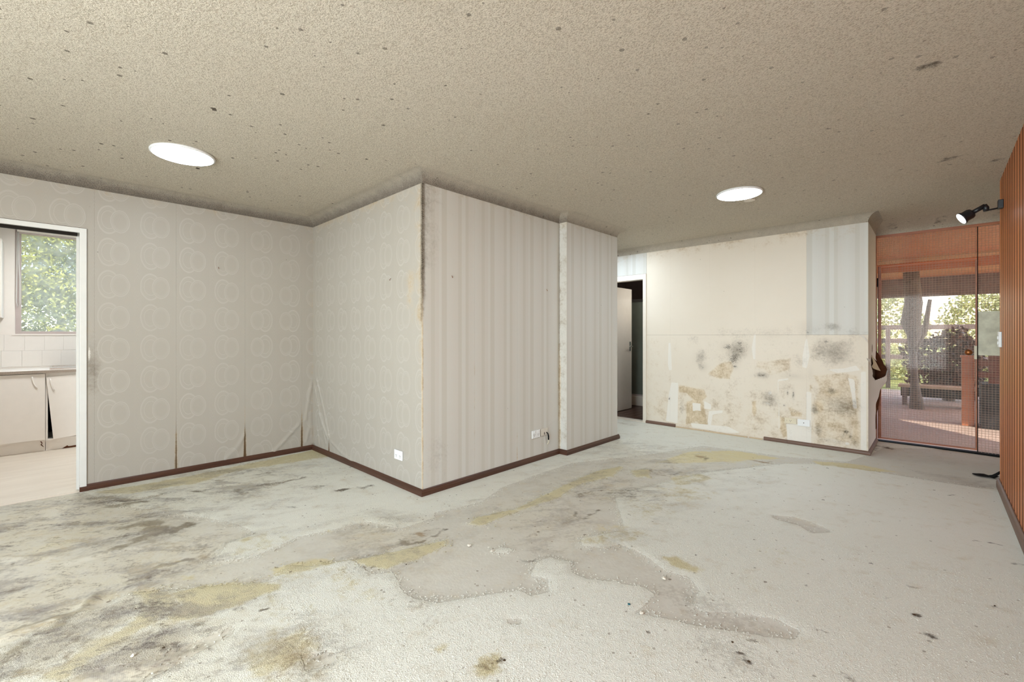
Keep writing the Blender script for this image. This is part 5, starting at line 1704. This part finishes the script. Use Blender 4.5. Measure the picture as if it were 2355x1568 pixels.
clo = sheet('wallpaper_curl', cl, M['paper_white'], .002, [(0, 1, 6, 7), (1, 2, 6), (2, 3, 6), (3, 4, 5, 6)])
tag(clo, 'small white curl of torn wallpaper at the left rim of the wall hole', 'wallpaper curl')
c2l = [(XRET - .075, YK - .006, 1.215), (XRET - .03, YK - .012, 1.20), (XRET + .004, YK - .022, 1.155), (XRET + .002, YK - .03, 1.13), (XRET - .02, YK - .016, 1.165)]
tag(sheet('wallpaper_scrap', c2l, M['paper_white'], .0015, [(0, 1, 4), (1, 2, 3, 4)]), 'tiny curled wallpaper scrap lifting at the wall corner above the hole', 'wallpaper scrap')

# ------------------------------------------------------------------ ceiling lights
def ceiling_light(x, y, label, r=.182, lamp='led'):
    e = tag(empty('ceiling_light', (x, y, ZC)), label, 'ceiling light', 'round ceiling lights')
    T = Matrix.Translation((x, y, ZC))
    par(MB().lathe([(r - .004, .002), (r, -.006), (r - .001, -.012), (r - .008, -.0155), (r - .012, -.0158)], 48, T).build('rim', M['plastic'], e, 0, True), e)
    par(MB().lathe([(r - .012, -.006), (r - .0118, -.0165), (r - .03, -.0185), (.02, -.019)], 48, T).build('diffuser', M[lamp], e, 0, True), e)
    return e


C = lambda u, v, z=ZC - .012: (lambda a: (a[0] * (z - EYE) / a[2], a[1] * (z - EYE) / a[2]))(ray(u, v))
x, y = C(421.5, 358)
ceiling_light(x, y, 'round white ceiling light nearest the kitchen doorway, glowing')
x, y = C(1700, 447)
ceiling_light(x, y, 'round white ceiling light near the stained back wall, glowing', lamp='led_strong')
x, y = C(852, -112)
ceiling_light(x, y, 'round white ceiling light almost overhead, at the middle of the room')
ceiling_light(-3.22, 5.06, 'round white ceiling light in the hallway behind the striped nib wall', lamp='led_strong')
x, y = C(1724, 463)
dsc = MB().lathe([(.05, 0), (.05, -.004), (.04, -.007), (.01, -.008)], 24, Matrix.Translation((x, y, ZC))).build('ceiling_disc', M['plaster'], None, 0, True)
tag(dsc, 'small flat pale disc on the ceiling beside the light near the back wall', 'disc')

# ------------------------------------------------------------------ spotlight on the timber wall
sp = tag(empty('wall_spotlight', (XW - .012, 5.0, 2.2)), 'black adjustable spotlight with lit lens on the timber wall', 'spotlight')
FX = XW - .012


def at_depth(u, v, d):
    """point seen at pixel (u, v), d metres ahead of the eye"""
    a = ray(u, v)
    return Vector((a[0] * d, a[1] * d, EYE + a[2] * d))


m0 = Vector((FX, 4.98, at_depth(2295, 468, 3.34).z))
par(MB().box(FX - .028, FX + .001, m0.y - .03, m0.y + .03, m0.z - .034, m0.z + .030).build('mounting_box', M['dark'], sp, .003), sp)
A0 = Vector((FX - .026, m0.y, m0.z - .028)); A1 = A0 + Vector((-.055, 0, -.006))
par(MB().tube([A0, A1, A1 + Vector((-.008, 0, .004))], .006, 8).build('arm', M['dark'], sp, 0, True), sp)
J0 = A1 + Vector((-.006, 0, .0)); J1 = J0 + Vector((0, 0, .050))
par(MB().tube([J0 - Vector((0, 0, .006)), J0 + Vector((-.002, 0, .02)), J1 + Vector((-.012, 0, -.006))], [.016, .019, .016], 12).build('joint', M['dark'], sp, 0, True), sp)
T0 = J1 + Vector((-.008, 0, -.012)); ax = Vector((-.80, -.20, -.52)).normalized()
T1 = T0 + ax * .085
par(MB().tube([T0, T1], .0165, 14).build('stem', M['dark'], sp, 0, True), sp)
rotm = Vector((0, 0, 1)).rotation_difference(ax).to_matrix().to_4x4()
HT = Matrix.Translation(T1) @ rotm
par(MB().lathe([(.020, -.006), (.034, .0), (.040, .012), (.040, .050), (.047, .062), (.048, .070), (.045, .071)], 28, HT).build('lamp_head', M['dark'], sp, 0, True), sp)
par(MB().lathe([(.043, .068), (.0435, .0735), (.030, .0765), (.005, .078)], 28, HT).build('lens', M['lens'], sp, 0, True), sp)
add_light('spot_beam', 'SPOT', T1 + ax * .085, ax, 14, (.94, .97, 1.0), spot_size=1.6, spot_blend=.6, shadow_soft_size=.03)

# wall switch on the timber wall, near its far end
sw = tag(empty('light_switch', (FX, 5.1, 1.17)), 'white switch plate on the far edge of the timber wall', 'switch')
par(MB().box(FX - .016, FX + .0005, 5.075, 5.165, 1.112, 1.232).build('plate', M['plastic'], sw, .003), sw)
for z in (1.145, 1.185):
    par(MB().box(FX - .021, FX - .0155, 5.108, 5.132, z - .012, z + .012).build('rocker', M['plastic'], sw, .002), sw)

# ------------------------------------------------------------------ power points
def outlet(label, centre, ux, n, w_, h_, mat, holes, group='wall outlets', switches=()):
    """plate on a wall; ux along the wall, n out of it"""
    e = tag(empty('power_outlet', centre), label, 'outlet', group)
    ux, n = Vector(ux), Vector(n)
    up = Vector((0, 0, 1))
    c = Vector(centre)
    R = Matrix((ux, up, n)).transposed().to_4x4()
    R.translation = c
    par(MB().box(-w_ / 2, w_ / 2, -h_ / 2, h_ / 2, 0, .009, R).build('plate', mat, e, .0025), e)
    for (x, y, a, ln) in holes:
        q = R @ Matrix.Translation((x, y, .0088)) @ Matrix.Rotation(a, 4, 'Z')
        par(MB().box(-.0014, .0014, -ln / 2, ln / 2, 0, .0008, q).build('slot', M['hole'], e), e)
    for (x, y) in switches:
        q = R @ Matrix.Translation((x, y, .0088))
        par(MB().box(-.005, .005, -.009, .009, 0, .004, q).build('rocker', mat, e, .001), e)
    return e


def pins(x, y):
    return [(x - .007, y + .004, .5, .009), (x + .007, y + .004, -.5, .009), (x, y - .009, 0, .009)]


cx, cz = NL(919, 1045.5)
outlet('white double power outlet low on the ring patterned nib wall', (cx, YB - .005, cz), (1, 0, 0), (0, -1, 0), .116, .074, M['plastic'], pins(-.028, -.008) + pins(.028, -.008), switches=((-.028, .022), (.028, .022)))
cx, cz = NR(1231, 997.5)
outlet('white double power outlet on the striped nib wall beside the black cable end', (XR + .005, cx, cz), (0, 1, 0), (1, 0, 0), .116, .074, M['plastic'], pins(-.028, -.008) + pins(.028, -.008), switches=((-.028, .022), (.028, .022)))
cx, cz = K(1818.5, 967)
outlet('cream aged power outlet low on the stained back wall', (cx, YK - .005, cz), (1, 0, 0), (0, -1, 0), .112, .062, M['cream_plastic'], pins(0, 0) + [(-.035, 0, 0, .006)], switches=((-.04, 0),))
cx, cz = K(1849, 972)
e = tag(empty('aerial_plate', (cx, YK - .005, cz)), 'bright white wall plate with one round centre hole, right of the cream outlet', 'wall plate', 'wall outlets')
par(MB().box(cx - .057, cx + .057, YK - .014, YK - .0045, cz - .036, cz + .036).build('plate', M['plastic'], e, .0025), e)
par(MB().lathe([(.0045, 0), (.0045, .0012)], 14, Matrix.Translation((cx, YK - .0138, cz)) @ Matrix.Rotation(math.pi / 2, 4, 'X')).build('socket_hole', M['hole'], e), e)
# painted-over plate with a loose black cable end
a_ = NR(1241.5, 994); b_ = NR(1259, 991)
e = tag(empty('covered_plate', (XR + .005, (a_[0] + b_[0]) / 2, a_[1])), 'papered over wall plate with the black cable poking out', 'wall plate')
yc_, zc_ = (a_[0] + b_[0]) / 2, (a_[1] + b_[1]) / 2 - .002
M['plate_paper'] = plain('papered_plate', (214, 208, 196), .6, .3, var=.03)
par(MB().box(XR + .0045, XR + .011, yc_ - .050, yc_ + .050, zc_ - .034, zc_ + .036).build('plate', M['plate_paper'], e, .002), e)
y2, z2 = NR(1250, 995)
par(MB().box(XR + .0108, XR + .0116, y2 - .005, y2 + .003, z2 - .016, z2 + .008).build('slot', M['hole'], e), e)
cb = tag(empty('cable_end', (XR + .01, y2, z2)), 'short black cable end hanging out of the papered over plate', 'cable')
pts = [NR(1254.5, 993), NR(1256, 996), NR(1257, 1002), NR(1257.6, 1010)]
par(MB().tube([(XR + .010, *pts[0]), (XR + .022, *pts[1]), (XR + .024, *pts[2]), (XR + .022, *pts[3])], [.004, .0055, .0075, .007], 8).build('sheath', M['blackrubber'], cb, 0, True), cb)
p3, p4, p5 = NR(1257.8, 1010), NR(1258.2, 1016), NR(1256, 1021)
par(MB().tube([(XR + .022, *p3), (XR + .02, *p4), (XR + .016, *p5)], [.003, .0035, .004], 8).build('core', M['cream_plastic'], cb, 0, True), cb)

# picture hooks left in the walls
def hook(c, n, label, rot_):
    n = Vector(n)
    o = MB().tube([Vector(c), Vector(c) + n * .006 + Vector((0, 0, -.006)), Vector(c) + n * .010 + Vector((0, 0, -.018)), Vector(c) + n * .014 + Vector((0, 0, -.012))], .0018, 6).build('picture_hook', M['brass'], None, 0, True)
    tag(o, label, 'hook', 'old picture hooks')


a = NR(1038, 634); hook((XR + .005, *a), (1, 0, 0), 'small bent hook high on the striped nib wall, near the mouldy corner', 0)
a = NR(1256, 665); hook((XR + .005, *a), (1, 0, 0), 'small bent hook high on the striped nib wall, near the step', 0)
a = NL(900, 640); hook((a[0], YB - .005, a[1]), (0, -1, 0), 'small bent hook high on the ring patterned nib wall', 0)
a = L(502, 614); hook((XL + .005, *a), (1, 0, 0), 'small hook and torn chip high on the ring patterned left wall', 0)

# ------------------------------------------------------------------ torn black rubber strip and scraps on the floor
bs = tag(empty('rubber_strip', (.25, 5.6, 0)), 'torn black rubber strip on the floor at the end of the timber wall', 'rubber strip')


def fz(u, v, z):
    x, y = on_floor(u, v, z)
    return (x, y, z)


low = [(2236, 1090), (2242, 1092), (2250, 1094), (2262, 1096), (2276, 1097.5), (2286, 1100), (2296, 1096)]
top = [(2235.5, 1088), (2243, 1088.5), (2250, 1088.5), (2261, 1089.5), (2272, 1093), (2283, 1094), (2294, 1095)]
zs = [.004, .010, .012, .012, .010, .016, .018]
m = MB()
n = len(low)
vv = [fz(u, v, .002) for u, v in low] + [fz(u, v, z) for (u, v), z in zip(top, zs)]
vv2 = [(x + .006, y + .012, z) for x, y, z in vv]
vv += vv2
N2 = 2 * n
ff = [(i, i + 1, n + i + 1, n + i) for i in range(n - 1)] + [(N2 + n + i, N2 + n + i + 1, N2 + i + 1, N2 + i) for i in range(n - 1)]
ff += [(n + i, n + i + 1, N2 + n + i + 1, N2 + n + i) for i in range(n - 1)] + [(i + 1, i, N2 + i, N2 + i + 1) for i in range(n - 1)] + [(0, n, N2 + n, N2), (n - 1, N2 - 1 + N2, N2 + N2 - 1, n - 1)][:1]
m.add(vv, ff)
par(m.build('flat_strip', M['blackrubber'], bs), bs)
q0 = Vector(fz(2272, 1094, .008)); q1 = Vector(fz(2284, 1095, .02))
q2 = q1 + Vector((.05, .02, .05)); q3 = q2 + Vector((.06, .03, .06))
m = MB().tube([q0, q1, q1 + Vector((.02, .006, .018)), q2, q3], [.006, .013, .011, .007, .007], 8)
par(m.build('curled_end', M['blackrubber'], bs, 0, True), bs)
ts = MB()
xx, yy2 = on_floor(1447, 1391)
ts.box(-.006, .005, -.004, .005, 0, .004, Matrix.Translation((xx, yy2, .002)) @ Matrix.Rotation(.6, 4, 'Z'))
tag(ts.build('teal_scrap', M['teal'], None, .001), 'tiny teal plastic scrap lying on the cream carpet', 'scrap')


def clod(name, label, uv, r, mat, grp=None, seed=1):
    x, y = on_floor(*uv)
    bm = bmesh.new()
    bmesh.ops.create_icosphere(bm, subdivisions=2, radius=r)
    rng = random.Random(seed)
    for v in bm.verts:
        v.co *= rng.uniform(.7, 1.2)
        v.co.z *= .5
    me = bpy.data.meshes.new(name)
    bm.to_mesh(me); bm.free()
    me.materials.append(mat)
    o = bpy.data.objects.new(name, me)
    COL.objects.link(o)
    o.location = (x, y, r * .35)
    tag(o, label, 'debris', grp)
    return o


for k, (uv, r) in enumerate((((2102, 1414), .010), ((2288, 1394), .008), ((1684, 1477), .008), ((1722, 1522), .009), ((1577, 1393), .004), ((1160, 1519), .008), ((934, 1298), .006), ((1078, 1192), .006), ((312, 1400), .006), ((376, 1490), .008))):
    clod('dirt_crumb', ('dark crumb on clean carpet below the right wall stain', 'dark crumb on carpet nearest the timber wall', 'dark crumb at the end of the long bare patch', 'dark crumb just left of the front bare patch end', 'small dark crumb near the teal scrap', 'dark crumb on the rim of the round brown stain', 'dark crumb below the yellow pile strip at centre', 'dark crumb beside the long yellow pile streak', 'pale brown crumb on the grey damp backing at left', 'dark crumb on the grey damp backing, nearest the front')[k],
         uv, r * .6, M['dirt'], 'dirt crumbs on the carpet', k)
for k, (uv, r) in enumerate((((1079, 1255), .014), ((1132, 1268), .012), ((1476, 1411), .014), ((1527, 1331), .015), ((307, 1508), .012))):
    clod('tuft_lump', ('loose cream tuft on the bare backing near the centre', 'loose cream tuft beside the ringed grey stain', 'loose cream tuft at the near end of the bare diagonal patch', 'loose cream tuft in the middle of the bare diagonal patch', 'loose cream tuft on the dark damp backing')[k], uv, r * .8, M['crumb'], 'loose carpet tufts', 40 + k)

# rear windows (behind the eye) that let the daylight in
w2 = struct(empty('window_2', (-1.75, -2.55, .35)))
for x in (-1.95, -1.23, -.51, .21):
    par(MB().box(x, x + .04, -2.57, -2.53, .35, 2.25).build('side_frame', M['alu'], w2), w2)
for z in (.35, 2.21):
    par(MB().box(-1.91, .21, -2.57, -2.53, z, z + .04).build('rail_frame', M['alu'], w2), w2)
